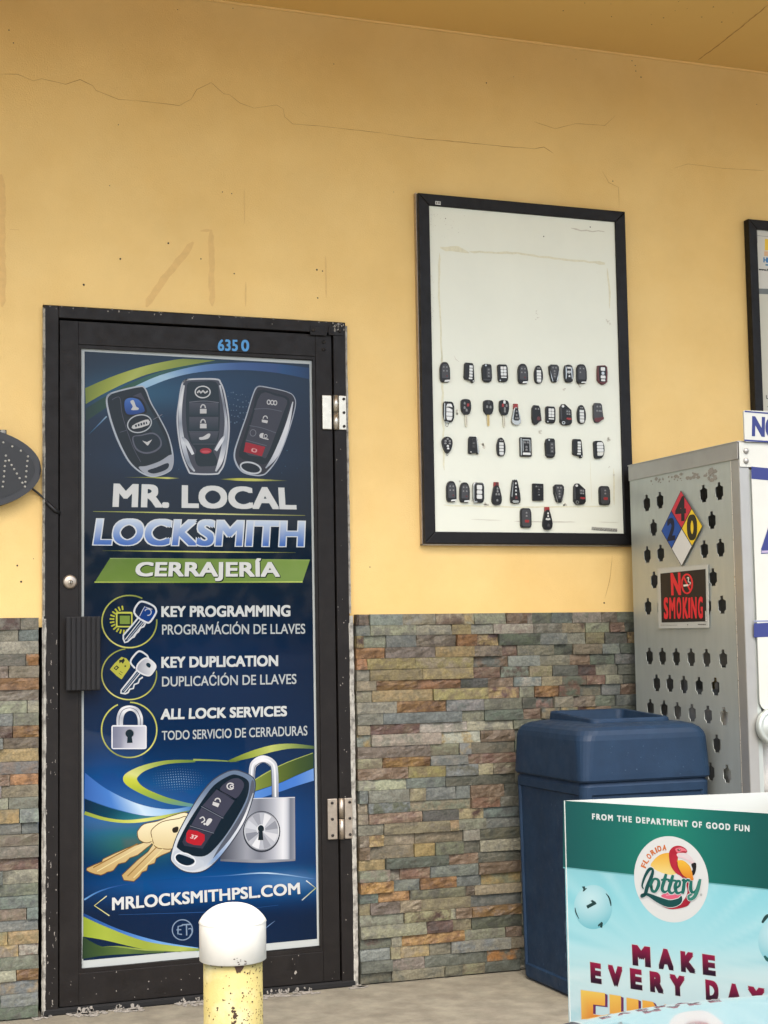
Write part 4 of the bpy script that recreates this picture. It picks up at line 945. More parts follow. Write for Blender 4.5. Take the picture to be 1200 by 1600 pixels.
        for k in range(4): pad(R5(-.52, .52-k*.34, .62, .82-k*.34, (.3 if k == 0 else .04, .3 if k == 0 else .04, .3 if k == 3 else .04, .3 if k == 3 else .04)), M_FOBS)
        b = MB(); b.tube([S([(-.25+.3*math.cos(k*.42), -.78+.2*math.sin(k*.42))])[0]+Vector((0, 0, .004)) for k in range(16)], .0009, 6); b.build('key_ring', M_CHROME, t, True)
        pad(R5(-.55, -.68, .0, -.52, .05), M_CHROME, 'ring_loop', z=.002, th=.006)
    elif kind in ('blade', 'blade_brass', 'blade_red'):
        shell([(-.7, 1), (.7, 1), (1, .7), (.95, .2), (.6, .0), (.35, -.1), (-.35, -.1), (-.6, .0), (-.95, .2), (-1, .7)], sm=3)
        bl = [(-.22, -.09), (-.22, -.95), (0, -1), (.2, -.94), (.22, -.6), (.18, -.5), (.24, -.4), (.2, -.3), (.26, -.2), (.26, -.09)]
        pad(bl, M_BLADEG if kind == 'blade_brass' else M_BLADE, 'key_blade', z=.004, th=.0025); pad([(-.04, -.12), (-.04, -.9), (.04, -.9), (.04, -.12)], M_SCREW, 'blade_groove', z=.0062, th=.0005)
        if kind == 'blade': glyphs([(-.4, .4), (0, .22)], M_FOBG, .2); pad([(.1, .48), (.56, .5), (.6, .7), (.15, .7)], M_FOBR, 'panic_button'); glyphs([(-.35, .72)], M_FOBG, .18)
        elif kind == 'blade_brass': glyphs([(-.35, .5), (.35, .48)], M_FOBG, .2); glyphs([(0, .85)], M_FOBB, .25)
        else: glyphs([(.45, .62), (.05, .4), (.05, .2)], M_FOBG, .2); pad([(-.6, .5), (-.1, .5), (-.06, .72), (-.5, .76)], M_FOBR, 'panic_button'); glyphs([(0, .88)], M_FOBS, .25)
    elif kind == 'tear_chrome':
        shell([(-.35, .6), (.35, .6), (.7, .0), (1, -.5), (.85, -.9), (.3, -1), (-.3, -1), (-.85, -.9), (-1, -.5), (-.7, .0)], M_CHROME, sm=3)
        shell([(-.42, .98), (.42, .98), (.5, .5), (-.5, .5)], M_FOBR, .0095, 'red_tip')
        pad([(-.3, .55), (.3, .55), (.55, -.1), (.72, -.5), (.4, -.62), (-.4, -.62), (-.72, -.5), (-.55, -.1)], M_FOB, 'button_pad', th=.0012); glyphs([(0, .25), (0, -.1), (-.2, -.4), (.25, -.4)], M_FOBG, .18, TOP+.0007)
    elif kind == 'tear_black':
        shell([(-.38, .68), (.38, .68), (.75, .1), (1, -.5), (.8, -.88), (.25, -1), (-.25, -1), (-.8, -.88), (-1, -.5), (-.75, .1)], sm=3)
        shell([(-.45, .98), (.45, .98), (.5, .6), (-.5, .6)], M_FOBR, .0095, 'red_tip')
        glyphs([(.1, .42), (.1, .18), (-.15, -.08), (.35, -.08), (0, -.6)], M_FOBG, .19); glyphs([(0, .82)], M_FOBM, .3)
    elif kind == 'tear_lit':
        shell([(-.38, .68), (.38, .68), (.75, .1), (1, -.5), (.8, -.88), (.25, -1), (-.25, -1), (-.8, -.88), (-1, -.5), (-.75, .1)], sm=3)
        shell([(-.45, .98), (.45, .98), (.5, .6), (-.5, .6)], M_FOBR, .0095, 'red_tip')
        glyphs([(.05, .42), (.05, .18), (-.3, -.08), (.3, -.08), (0, -.1)], M_FOBS, .17); glyphs([(.1, -.6)], M_FOBB, .25)
    elif kind == 'flip_red':
        shell([(-.9, .7), (-.6, .98), (-.1, 1), (.95, .45), (1, -.7), (.75, -.92), (.2, -1), (-.6, -.98), (-.98, -.7)])
        pad(R5(-.05, .0, .75, .5, .1), M_FOBB, 'button_pad', th=.0006); glyphs([(.2, .32), (.55, .3), (.2, .06), (.55, .05)], M_FOBG, .14)
        pad([(.0, -.42), (.1, -.28), (.85, -.3), (.86, -.46), (.4, -.5)], M_FOBR, 'panic_button')
        pad([(-.5+.22*math.cos(k*.5), .78+.12*math.sin(k*.5)) for k in range(12)], M_FOBS, 'release_button'); pad([(-.48+.3*math.cos(k*.5), -.78+.16*math.sin(k*.5)) for k in range(12)], M_CHROME, 'key_loop'); pad([(-.48+.16*math.cos(k*.5), -.78+.08*math.sin(k*.5)) for k in range(12)], M_FOB, 'loop_hole', z=TOP)
        pad([(-.95, -.5), (-.95, .6), (-.72, .8), (-.7, -.5)], M_FOBB, 'blade_slot', th=.0007)
    elif kind == 'maroon_foot':
        shell([(-.7, .98), (.3, 1), (.62, .85), (.98, -.6), (.3, -.78), (.2, -.92), (-.1, -1), (-.6, -.95), (-.92, -.6), (-1, .7)], M_FOBB); pad([(.98, -.6), (.94, -.36), (-.8, -.56), (-.86, -.8), (-.6, -.92), (-.1, -.94), (.2, -.82)], M_FOBM, 'maroon_foot', th=.001)
        glyphs([(-.3, .62), (.25, .65), (-.35, .2), (.1, .2), (.4, .2)], M_FOBG, .17)
    elif kind == 'dark_red_bar':
        shell([(-.6, 1), (.4, .98), (.72, .7), (.98, -.55), (.2, -.72), (.05, -.95), (-.4, -1), (-.85, -.8), (-1, -.3), (-.95, .7)]); glyphs([(-.3, .62), (.28, .62)], M_FOBG, .17); glyphs([(.3, -.35)], M_FOBM, .38)
    elif kind == 'egg':
        shell([(-.4, .98), (.4, .98), (.95, .6), (.9, .0), (.5, -.7), (0, -.98), (-.5, -.7), (-.9, .0), (-.95, .6)], M_FOB, sm=3); glyphs([(-.4, .5), (.4, .5), (0, .75), (-.45, .2), (.4, .2)], M_FOBG, .22); glyphs([(0, -.1), (.05, -.4)], M_FOBS, .22)
        b = MB(); b.tube([S([(.15*math.cos(k*.6), -1.1+.12*math.sin(k*.6))])[0]+Vector((0, 0, .004)) for k in range(12)], .0008, 6); b.build('key_ring', M_CHROME, t, True)
    elif kind == 'side_chrome':
        shell([(-.75, .98), (.3, 1), (.5, .9), (.98, -.7), (.9, -.95), (.62, -.95), (.5, -.72), (-.6, -.98), (-.98, -.85), (-.95, .7)]); pad([(.36, .96), (.52, .86), (.96, -.68), (.86, -.9), (.7, -.9), (.62, -.5)], M_CHROME, 'chrome_trim')
        for k in range(3): pad(R5(-.35, .48-k*.38, .2, .78-k*.38, .06), M_FOBB)
        glyphs([(-.08, .64), (-.08, .26), (-.08, -.12)], M_FOBG, .16); glyphs([(-.6, -.75)], M_FOBS, .12)
    elif kind == 'silver_frame':
        shell(R5(-1, -1, 1, 1, .12), M_FOB); 
        for P in (R5(-.98, -.9, -.8, .9, .04), R5(.62, -.5, .76, .78, .03), R5(-.62, .66, .6, .78, .03), R5(-.62, -.5, -.5, .64, .03)): pad(P, M_CHROME, 'chrome_trim')
        pad(R5(-.62, -.84, .76, -.6, .04), M_FOBS, 'silver_foot'); glyphs([(-.22, .46), (.3, .46), (.05, -.0), (.05, -.3)], M_FOBG, .2)
    elif kind == 'silver_d':
        shell(R5(-1, -1, 1, 1, (.6, .35, .35, .9)))
        for k, (a_, b_) in enumerate(((.48, .84), (.12, .44), (-.24, .08), (-.7, -.28))): pad(R5(-.46, a_, .78, b_, (.3 if k == 0 else .05, .3 if k == 0 else .05, .1, .45 if k == 3 else .05)), M_FOBS if k != 3 else M_ALU)
    elif kind == 'silver_three':
        shell(R5(-1, -.94, 1, 1, .4), M_CHROME); shell(R5(-.8, -.98, .92, .92, .35), M_FOB, .0113, 'face_plate')
        for a_, b_ in ((.28, .74), (-.14, .22), (-.62, -.2)): pad(R5(-.4, a_, .56, b_, .14), M_FOBS, z=.0112)
        pad(R5(-.95, -1, -.3, -.84, .05), M_CHROME, 'chrome_trim', z=.011)
    elif kind == 'long_taper':
        shell([(-.5, .9), (-.2, 1), (.2, 1), (.5, .9), (.95, -.3), (.98, -.8), (.7, -.98), (-.7, -.98), (-.98, -.8), (-.95, -.3)], sm=2); pad([(-.6, -.72), (.5, -.74), (.7, -.86), (.4, -.96), (-.5, -.96), (-.78, -.84)], M_CHROME, 'silver_foot'); pad([(-.9, -.4), (-.5, .8), (-.4, .8), (-.72, -.5)], M_CHROME, 'chrome_trim')
        glyphs([(.05, .72), (.05, .4), (.05, .1), (.05, -.22)], M_FOBS, .16); glyphs([(.1, -.5)], M_FOBM, .25)
    elif kind == 'slab':
        shell(R5(-1, -1, 1, 1, .06), M_FOB, .0095, bev=.001); glyphs([(.0, .62), (.55, .62), (.05, .3), (.05, -.02), (.05, -.34), (-.5, .62)], M_FOBB, .2); glyphs([(-.4, .66), (.1, .3), (.1, -.32)], M_FOBG, .14, TOP+.0008)
    elif kind == 'rounded_red':
        shell(R5(-1, -1, 1, 1, (.45, .45, .3, .3)), M_FOB); shell(R5(-.8, -.9, .8, .86, .3), M_FOBB, .0009, 'face_plate', .0103, .0004)
        glyphs([(.05, .52), (.05, .2)], M_FOBG, .17, TOP+.0008); pad(R5(-.3, -.48, .5, -.2, .12), M_FOBR, 'panic_button', z=TOP+.0004)
    return t
RB = (670, 670, 4)
for args in (
 (96, 128, 62, 126, 'proxi', 'black slab fob with silver foot, leftmost in the top row of fobs'),
 (249, 131, 68, 124, 'silver_notch', 'notched black fob with a column of silver buttons, second in the top row', .05),
 (358, 134, 64, 114, 'flip', 'plain black folding key, third in the top row beside the silver block fob'),
 (457, 134, 62, 108, 'silver_grid', 'black fob with blocks of six silver buttons, fourth in the top row', -.03),
 (583, 138, 62, 124, 'proxi', 'black slab fob with silver foot, in the middle of the top row'),
 (680, 143, 54, 110, 'oval_silver', 'slim oval fob with silver buttons, in the top row of fobs'),
 (778, 136, 66, 112, 'shield', 'shield shaped fob with chrome V edges, in the top row of fobs'),
 (868, 137, 62, 110, 'shield_round', 'rounded chrome striped black fob in the top row, right of the shield fob'),
 (949, 139, 62, 120, 'proxi_plain', 'black slab fob with hook below it, ninth in the top row'),
 (1078, 144, 66, 122, 'red_edge', 'maroon edged fob with silver buttons at the right end of the top row'),
 (119, 390, 68, 156, 'silver_ring', 'silver faced fob with a wire key ring, leftmost in the second row', .03),
 (229, 385, 62, 172, 'blade', 'black headed blade key with one red button, between silver ringed fob and brass key', -.02),
 (368, 385, 62, 160, 'blade_brass', 'black headed key with plain brass toned blade, middle of three blade keys'),
 (466, 389, 60, 168, 'blade_red', 'black headed blade key with red upper button, beside the chrome teardrop fob'),
 (540, 390, 58, 132, 'tear_chrome', 'chrome teardrop fob with red tip, right of the three blade keys'),
 (669, 396, 62, 122, 'dark_red_bar', 'black notched fob with dim red bar, second row right of the chrome teardrop', .02),
 (755, 394, 60, 104, 'silver_grid', 'black fob with blocks of six silver buttons, in the second row', .02),
 (850, 394, 78, 132, 'flip_red', 'wide black folding key with red button, in the second row'),
 (948, 392, 54, 114, 'oval_silver', 'slim oval fob with silver buttons, in the second row near its right end'),
 (1054, 383, 68, 124, 'maroon_foot', 'dark fob with maroon foot at the right end of the second row', .04),
 (111, 584, 68, 104, 'egg', 'egg shaped dark remote with small ring, leftmost in the third row'),
 (276, 586, 70, 112, 'side_chrome', 'black wedge fob with a chrome right edge, second in the third row', .03),
 (446, 595, 54, 114, 'oval_silver', 'slim oval fob with silver buttons, third in the third row'),
 (600, 595, 72, 120, 'silver_frame', 'square cornered fob with silver framed buttons, middle of the third row'),
 (753, 602, 64, 122, 'flip', 'plain black folding key in the third row, right of the silver framed fob'),
 (925, 604, 66, 118, 'silver_notch', 'notched black fob with a column of silver buttons, in the third row', .02),
 (1058, 612, 66, 110, 'silver_d', 'black fob with silver D shaped face at the right end of the third row', -.03),
 (136, 393, 62, 130, 'proxi', 'black slab fob with silver foot, leftmost in the fourth row', 0, RB),
 (219, 399, 62, 126, 'proxi', 'black slab fob with silver foot, second in the fourth row', .03, RB),
 (305, 400, 72, 128, 'silver_three', 'chrome rimmed fob with three large silver buttons, third in the fourth row', .02, RB),
 (419, 405, 64, 144, 'tear_black', 'black teardrop fob with red tip, in the fourth row', 0, RB),
 (535, 395, 62, 146, 'long_taper', 'long tapering black fob with silver foot, tallest in the fourth row', 0, RB),
 (677, 397, 68, 106, 'slab', 'plain black rectangular fob without trim, in the fourth row', .02, RB),
 (808, 405, 68, 114, 'shield', 'shield shaped fob with chrome V edges, in the fourth row', 0, RB),
 (936, 409, 78, 132, 'flip_red', 'wide black folding key with red button, in the fourth row', 0, RB),
 (1092, 418, 68, 118, 'rounded_red', 'dark rounded fob with one red button at the right end of the fourth row', 0, RB),
 (601, 558, 68, 122, 'rounded_red', 'dark rounded fob with one red button, left of the two lowest fobs', 0, RB),
 (736, 560, 62, 144, 'tear_lit', 'black teardrop fob with red tip, right of the two lowest fobs', 0, RB)):
    fob(*args)
c = on_y(670+936/4, 550+222/4, BF-.004)
b = MB().tube([c+Vector((0, 0, .02)), c+Vector((0, -.002, .008)), c+Vector((.003, -.006, 0)), c+Vector((.007, -.007, .005))], .0012, 6)
hk = thing('wall_hook', 'small bent wire hook below the ninth fob of the top row', 'hook', c); b.build('hook_wire', M_ALUOLD, hk)

# ------------------------------------------------------------------ second notice board, cut by the frame's right edge
nb = thing('notice_board', 'black framed notice board with posters, at the far right of the wall', 'notice board')
NX, NZ1, NZ0, NX1 = 2.6183, 2.6876, 1.42, 3.64
b = MB(); fw = .036; i0, i1, j0, j1 = NX+fw, NX1-fw, NZ0+fw, NZ1-fw
for P in ([(NX, NZ0), (NX1, NZ0), (i1, j0-e), (i0, j0-e)], [(NX, NZ1), (i0, j1+e), (i1, j1+e), (NX1, NZ1)], [(NX-e, NZ0+e), (i0-e, j0), (i0-e, j1), (NX-e, NZ1-e)], [(NX1+e, NZ0+e), (NX1+e, NZ1-e), (i1+e, j1), (i1+e, j0)]): frame_bar(b, P)
b.build('board_frame', M_FRAME, nb)
MB().box((i0-.002, -.022, j0-.002), (i1+.002, -.0035, j1+.002)).build('backing_panel', mat('board_grey', (104, 110, 108), .6), nb)
a = Art(lambda u, v: on_y(u, v, -.0226), (0, -1, 0)).frame(1120, 320, 4)
def q4(x0, y0, x1, y1, sl=.1): return [(x0, y0), (x0, y1), (x1, y1+(x1-x0)*sl), (x1, y0+(x1-x0)*sl)]
W_ = 1500
a.poly([(231, 145), (231, 522), (W_, 560), (W_, 270)], (196, 194, 182)); a.poly([(232, 556), (250, 1900), (W_, 1900), (W_, 600)], (190, 188, 170))
a.ribbon([(231, 190), (W_, 320)], 2.5, (120, 122, 124), 0); a.ribbon([(252, 146), (254, 240)], 2, (130, 130, 130), 0); a.ribbon([(231, 408), (W_, 440)], 2, (160, 158, 150), 0)
a.poly(q4(300, 213, 420, 285, .02), (222, 186, 66)); a.poly(q4(296, 290, 420, 320, .03), (206, 168, 128))
a.text('HE', ((293, 330), (293, 358), (333, 333), (333, 361)), (34, 110, 160), .1); a.ribbon([(304, 375), (340, 378)], 9, (60, 120, 150), 0)
a.text('www.Flo', ((262, 396), (262, 408), (338, 403), (338, 416)), (44, 44, 44), .08)
a.text('U', ((308, 1190), (308, 1212), (326, 1191), (326, 1213)), (70, 70, 66), .05); a.ribbon([(316, 1262), (330, 1262)], 5, (80, 80, 76), 0)
a.build('posted_sheet', M_PRINTM, nb)

# ------------------------------------------------------------------ oval LED sign at the left
OC = Vector((-.262, -.03, 1.676)); OA, OB = .252, .132
led = thing('led_sign', 'dark oval LED sign with unlit dots forming a letter N, left of the door', 'sign', OC)
def oval(k, y, n=64): return [OC+Vector((OA*k*math.cos(2*math.pi*i/n) if False else (OA-(1-k)*.25)*math.cos(2*math.pi*i/n), y, (OB-(1-k)*.25)*math.sin(2*math.pi*i/n))) for i in range(n)]
MB().prism(oval(1.0, .022), Vector((0, -.040, 0)), .008, 3).build('sign_body', M_SIGNRIM, led)
MB().prism(oval(.915, -.0175), Vector((0, -.0022, 0)), .0006, 1).build('sign_face', M_SIGNBLK, led)
b = MB()
for u, v in ((41, 320), (38, 357), (33, 393), (30, 428), (27, 464), (23, 501), (18, 535), (62, 353), (80, 385), (98, 414), (117, 444), (136, 476), (155, 508), (194, 325), (190, 357), (186, 393), (183, 428), (180, 466), (176, 502), (173, 535)) + ((23, 229), (85, 256), (145, 286)):
    p = on_y(u/4.44, 640+v/4.44, -.0502)
    b.lathe([(.0036, .0), (.0034, .002), (.0021, .0034), (.0001, .004)], p, 12, 'Y', False)
b.build('led_dot', M_LED, led)
p = on_y(22/4.44, 640+156/4.44, -.02)
b = MB().box((p.x-.011, -.014, p.z-.045), (p.x+.011, -.0105, p.z+.008), .001); b.build('mounting_tab', M_SIGNRIM, led)
b = MB().lathe([(.0085, 0), (.0085, .002), (.005, .0025), (.0045, .006), (.0001, .0065)], Vector((p.x, -.0142, p.z)), 18, 'Y', False); b.build('mounting_screw', M_LED, led)
cb = thing('power_cable', 'thin black cable running from the oval LED sign to the door frame', 'cable')
P = [on_y(50, 763, -.012), on_y(60, 771, -.010), on_y(72, 782, -.016), on_y(86, 795, -.018), on_y(93, 800, -.010)]
MB().tube([Vector(q) for q in catmull(P, 5, False)], .0035).build('cable_sleeve', M_CARTRIM, cb)
MB().tube([P[2]+Vector((0, -.002, -.003)), P[3]+Vector((0, -.002, -.006)), P[4]+Vector((0, -.002, -.004))], .006).build('cable_tape', M_CARTRIM, cb)
# ------------------------------------------------------------------ gas cylinder cabinet
CX0, CX1, CYB, CYF, CZT = 2.0473, 3.55, -.0875, -.779, 1.7299
cab = thing('cylinder_cabinet', 'tall aluminium gas cylinder cabinet with bottle shaped vent holes in its side', 'cabinet', (CX0, CYF, 0))
HOLES = [(130, 428), (183, 417), (157, 527), (132, 636), (186, 630), (160, 738), (135, 845), (188, 846), (359, 390), (422, 380), (392, 497), (362, 614), (427, 608), (397, 727), (433, 838), (374, 842),
         (141, 1045), (193, 1046), (249, 1048), (309, 1050), (371, 1052), (438, 1055), (170, 1153), (223, 1155), (280, 1160), (341, 1165), (407, 1168),
         (145, 1252), (200, 1258), (254, 1266), (313, 1274), (377, 1281), (442, 1288), (173, 1355), (227, 1363), (284, 1374), (346, 1386), (412, 1398), (150, 1460), (204, 1470), (260, 1482), (320, 1496), (387, 1510), (454, 1520)]
cu = bpy.data.curves.new('side_panel', 'CURVE'); cu.dimensions = '2D'; cu.fill_mode = 'BOTH'; cu.extrude = .0014
def spline(P):
    s_ = cu.splines.new('POLY'); s_.points.add(len(P)-1); s_.use_cyclic_u = True
    for q, p in zip(s_.points, P): q.co = (p[0], p[1], 0, 1)
y_in0, y_in1 = CYB, CYF+.045
spline([(y_in0, .06), (y_in1, .06), (y_in1, CZT-.003), (y_in0, CZT-.003)])
hs = [(.17, 1), (.17, .62), (.5, .44), (.5, -.56), (.3, -.74), (.3, -1)]
for u, v in HOLES:
    p = on_x(960+u/2.58, 620+v/2.58, CX0)
    w_, h_ = .046, .0285
    spline([(p.y+w_*x, p.z+h_*z) for x, z in hs]+[(p.y-w_*x, p.z+h_*z) for x, z in reversed(hs)])
to = bpy.data.objects.new('t', cu); COL.objects.link(to); dg = bpy.context.evaluated_depsgraph_get(); dg.update()
me0 = to.evaluated_get(dg).to_mesh(); bmx = bmesh.new(); bmx.from_mesh(me0); to.evaluated_get(dg).to_mesh_clear(); bpy.data.objects.remove(to)
for v in bmx.verts: v.co = Vector((CX0+.0016+v.co.z, v.co.x, v.co.y))
bmesh.ops.recalc_face_normals(bmx, faces=bmx.faces[:])
b = MB(); b.bm.free(); b.bm = bmx; side = b.build('side_panel', M_CAB, cab)
b = MB().box((CX0-.004, CYF+.002, CZT-.052), (CX0+.0, CYB-.0, CZT), .0008)
b.box((CX0+.0025, CYB-.002, .05), (CX1, CYB+.004, CZT-.004)).box((CX0-.004, CYF-.001, CZT+.0005), (CX1, CYB+.006, CZT+.005), .001)
b.build('top_rim', M_CABRIM, cab)
b = MB()    # rolled corner post
b.box((CX0-.001, CYF+.0015, .05), (CX0+.003, CYF+.0445, CZT-.053), .0008).box((CX0-.0005, CYF-.0012, .05), (CX0+.034, CYF+.0012, CZT-.079), .0008)
b.build('corner_post', M_CABRIM, cab)
b = MB().box((CX0-.0022, CYF+.0448, .05), (CX0+.0008, CYF+.0475, CZT-.053), .0008); b.build('panel_seam', M_ALU, cab)
b = MB().box((CX0-.001, CYF-.0042, CZT-.078), (CX1, CYF-.0014, CZT+.0), .001); hd = b.build('head_plate', M_WHITEMET, cab)
b = MB()
for u, v in ((1165.5, 704.5), (1165.5, 720)):
    p = on_y(u, v, CYF-.0045); b.lathe([(.0095, 0), (.009, .003), (.006, .006), (.0001, .0072)], p, 18, 'Y', False)
b.build('bolt', M_CABRIM, hd)
b = MB()
b.box((CX0+.034, CYF+.002, .05), (CX0+.05, CYF+.03, 1.645)).box((CX1-.04, CYF+.002, .05), (CX1, CYF+.03, 1.645)).box((CX0+.0505, CYF+.002, .05), (CX1-.0405, CYF+.03, .1)).box((CX0+.0505, CYF+.002, .84), (CX1-.0405, CYF+.03, .88))
for k in range(16):
    x = CX0+.1+k*.085; b.box((x, CYF+.010, .1005), (x+.006, CYF+.016, .8395))
b.build('front_frame', M_CAB, cab)
b = MB().box((CX1-.003, CYF+.035, .05), (CX1, CYB-.003, CZT-.053)).box((CX0+.003, CYF+.035, .05), (CX1-.004, CYB-.003, .07)).box((CX0+.003, CYF+.06, .552), (CX1-.004, CYB-.003, .562)); b.build('shelf', M_CABRIM, cab)
b = MB()
for x in (CX0+.02, CX1-.06):
    for y in (CYF+.03, CYB-.05): b.box((x, y, 0), (x+.04, y+.04, .0495))
b.build('foot', M_CABRIM, cab)
# front advertising panel
def fy(u, v): return on_y(u, v, CYF-.0075)
a = on_y(1173, 727, CYF-.004); z_t, z_b = a.z, on_y(1180, 1080, CYF-.004).z
b = MB().prism([Vector((x, CYF-.003, z)) for x, z in rrect(a.x, .89, CX1-.02, z_t, .03)], Vector((0, -.004, 0)), .001); fp = b.build('front_panel', M_WHITEMET, cab)
a = Art(fy, (0, -1, 0)).frame()
NAVY = (46, 54, 104)
a.poly([(1174, 729), (1174, 748), (1420, 771), (1420, 752)], NAVY); a.poly([(1178, 969.5), (1178, 972), (1420, 966), (1420, 963)], (120, 126, 150)); a.poly([(1178, 974), (1178, 996), (1420, 985), (1420, 963)], NAVY)
a.text('A', ((1192, 818), (1192, 862), (1226, 816), (1226, 860)), NAVY, .1)
a.poly([(1190, 860.5), (1190, 864), (1236, 862), (1236, 858.5)], (150, 140, 160))
a.build('front_print', M_PRINTM, fp)
p = on_y(1197, 1135, CYF)
b = MB().lathe([(.052, 0), (.056, .006), (.055, .02), (.046, .026), (.044, .024), (.040, .028), (.0001, .03)], Vector((p.x+.012, CYF-.003, p.z)), 36, 'Y', False); b.build('latch_cup', M_CAB, cab)
b = MB().lathe([(.02, .03), (.02, .042), (.0001, .043)], Vector((p.x+.012, CYF-.003, p.z)), 24, 'Y', False); b.build('latch_knob', M_CABRIM, cab)
# smears of old glue near the top
b = MB(); random.seed(5)
for k in range(60):
    t_ = random.random(); u, v = 150+250*t_+random.uniform(-8, 8), 345-40*t_+random.uniform(-14, 14)
    if random.random() < .3: u, v = 395+random.uniform(-14, 14), 315+random.uniform(-22, 22)
    p = on_x(960+u/2.58, 620+v/2.58, CX0-.0001); r_ = random.uniform(.002, .008)
    b.face([p+Vector((-.00002*k, r_*1.8*math.cos(q)*random.uniform(.5, 1.2), r_*math.sin(q)*random.uniform(.5, 1.2))) for q in [2*math.pi*i/8 for i in range(8)]])
tag(b.build('glue_smear', mat('glue_smear', (140, 136, 126), .75, var=.2, vscale=70), side), kind='stuff')

# signs on the cabinet
def fx(u, v): return on_x(u, v, CX0-.0062)
hz = thing('hazard_placard', 'red, blue, yellow and white hazard diamond numbered 4, 2 and 0', 'placard', on_x(1066, 826, CX0-.004))
a = Art(fx, (-1, 0, 0)).frame(960, 620, 2.58)
T, Rr, B_, L_, C_ = (268, 377), (356, 521), (271, 684), (189, 541), (271, 531)
mid = lambda p, q: ((p[0]+q[0])/2, (p[1]+q[1])/2)
MB().prism([on_x(960+q[0]/2.58, 620+q[1]/2.58, CX0-.0042) for q in (T, L_, B_, Rr)], Vector((-.0015, 0, 0))).build('placard_plate', M_WHITEMET, hz)
TL_, TR_, BL_, BR_ = mid(T, L_), mid(T, Rr), mid(L_, B_), mid(Rr, B_)
a.poly([T, L_, B_, Rr], (44, 42, 44)); sh = lambda P: [(q[0]*.975+C_[0]*.025, q[1]*.975+C_[1]*.025) for q in P]
a.poly(sh([T, TL_, C_, TR_]), (190, 48, 62)); a.poly(sh([TL_, L_, BL_, C_]), (34, 76, 150)); a.poly(sh([TR_, C_, BR_, Rr]), (226, 194, 48)); a.poly(sh([C_, BL_, B_, BR_]), (206, 206, 200))
for P in ([TL_, BR_], [TR_, BL_]): a.ribbon(P, 3, (40, 36, 40), 0)
a.text('4', ((248, 410), (249, 498), (285, 404), (286, 496)), (34, 28, 32), .06); a.text('2', ((215, 497), (216, 578), (242, 490), (243, 574)), (20, 26, 50), .07)
a.text('0', ((295, 482), (297, 574), (330, 478), (331, 571)), (44, 40, 22), .07)
a.build('placard_print', M_PRINTM, hz)
ns = thing('no_smoking_sign', 'black and red no smoking sign with white border taped to the cabinet side', 'sign', on_x(1067, 932, CX0-.004))
b = MB().prism([on_x(960+u/2.58, 620+v/2.58, CX0-.0042) for u, v in ((175, 692), (180, 934), (382, 931), (378, 676))], Vector((-.0013, 0, 0))); b.build('sign_panel', M_WHITEMET, ns)
a = Art(fx, (-1, 0, 0)).frame(1000, 880, 4.445)
a.poly([(141, 72), (150, 412), (462, 404), (455, 40)], (34, 30, 30))
SR = (208, 42, 50)
a.text('N', ((216, 76), (222, 216), (276, 72), (281, 214)), SR, .07); a.ring((327, 143), 36, 66, 11, SR); a.ribbon([(302, 92), (352, 196)], 11, SR, 0)
a.ribbon([(302, 156), (336, 152)], 13, (214, 208, 196), 0); a.ribbon([(338, 152), (350, 150)], 12, SR, 0); a.ribbon([(326, 104), (338, 100), (336, 128), (350, 134), (346, 148)], 7, (200, 196, 186))
for i, ch in enumerate('SMOKING'):
    xs_ = [164, 202, 252, 295, 338, 354, 402]; xe_ = [198, 248, 290, 336, 349, 397, 440]
    z0_ = 240-(xs_[i]-164)*.02; y1 = 384-(xs_[i]-164)*.015
    mg = 0 if ch == 'I' else 1; a.text(ch, ((xs_[i]+4*mg, z0_+6), (xs_[i]+5*mg, y1-4), (xe_[i]-5*mg, z0_+5), (xe_[i]-4*mg, y1-5)), SR, .065 if ch != 'I' else .02)
a.poly([(454, 332), (456, 402), (468, 402), (466, 332)], (206, 204, 196))
for k in range(7): a.ribbon([(457, 336+k*9), (465, 336+k*9)], 4, (60, 58, 56), 0)
random.seed(2); x = 146
while x < 256: l = random.uniform(4, 12); a.ribbon([(x, 430), (x+l, 430)], 3, (120, 118, 112), 0); x += l+2
a.ell((333, 428), 4, 4, (90, 88, 84), n=10); x = 404
while x < 452: l = random.uniform(5, 9); a.ribbon([(x, 425), (x+l, 424.5)], 6, (60, 58, 56), 0); x += l+2
a.build('sign_print', M_PRINTM, ns)
hs_ = thing('header_sign', 'white strip sign with navy lettering standing on top of the cabinet', 'sign', on_y(1162, 690, CYF-.006))
p0, p1 = on_y(1162, 690.5, CYF-.004), on_y(1162.5, 641.5, CYF-.004)
b = MB().prism([Vector((x, CYF-.0045, z)) for x, z in rrect(p0.x, p0.z, CX1, p1.z, .006)], Vector((0, -.006, 0)), .001); b.build('sign_panel', M_WHITEMET, hs_)
a = Art(lambda u, v: on_y(u, v, CYF-.0108), (0, -1, 0)).frame(1120, 320, 4)
a.poly([(174, 1287), (174, 1296), (420, 1316), (420, 1306)], NAVY); a.poly([(172, 1466), (172, 1477), (420, 1492), (420, 1481)], NAVY)
a.text('NO', ((226, 1327), (224, 1440), (392, 1339), (390, 1451)), NAVY, .075, 1.0)
a.build('sign_print', M_PRINTM, hs_)

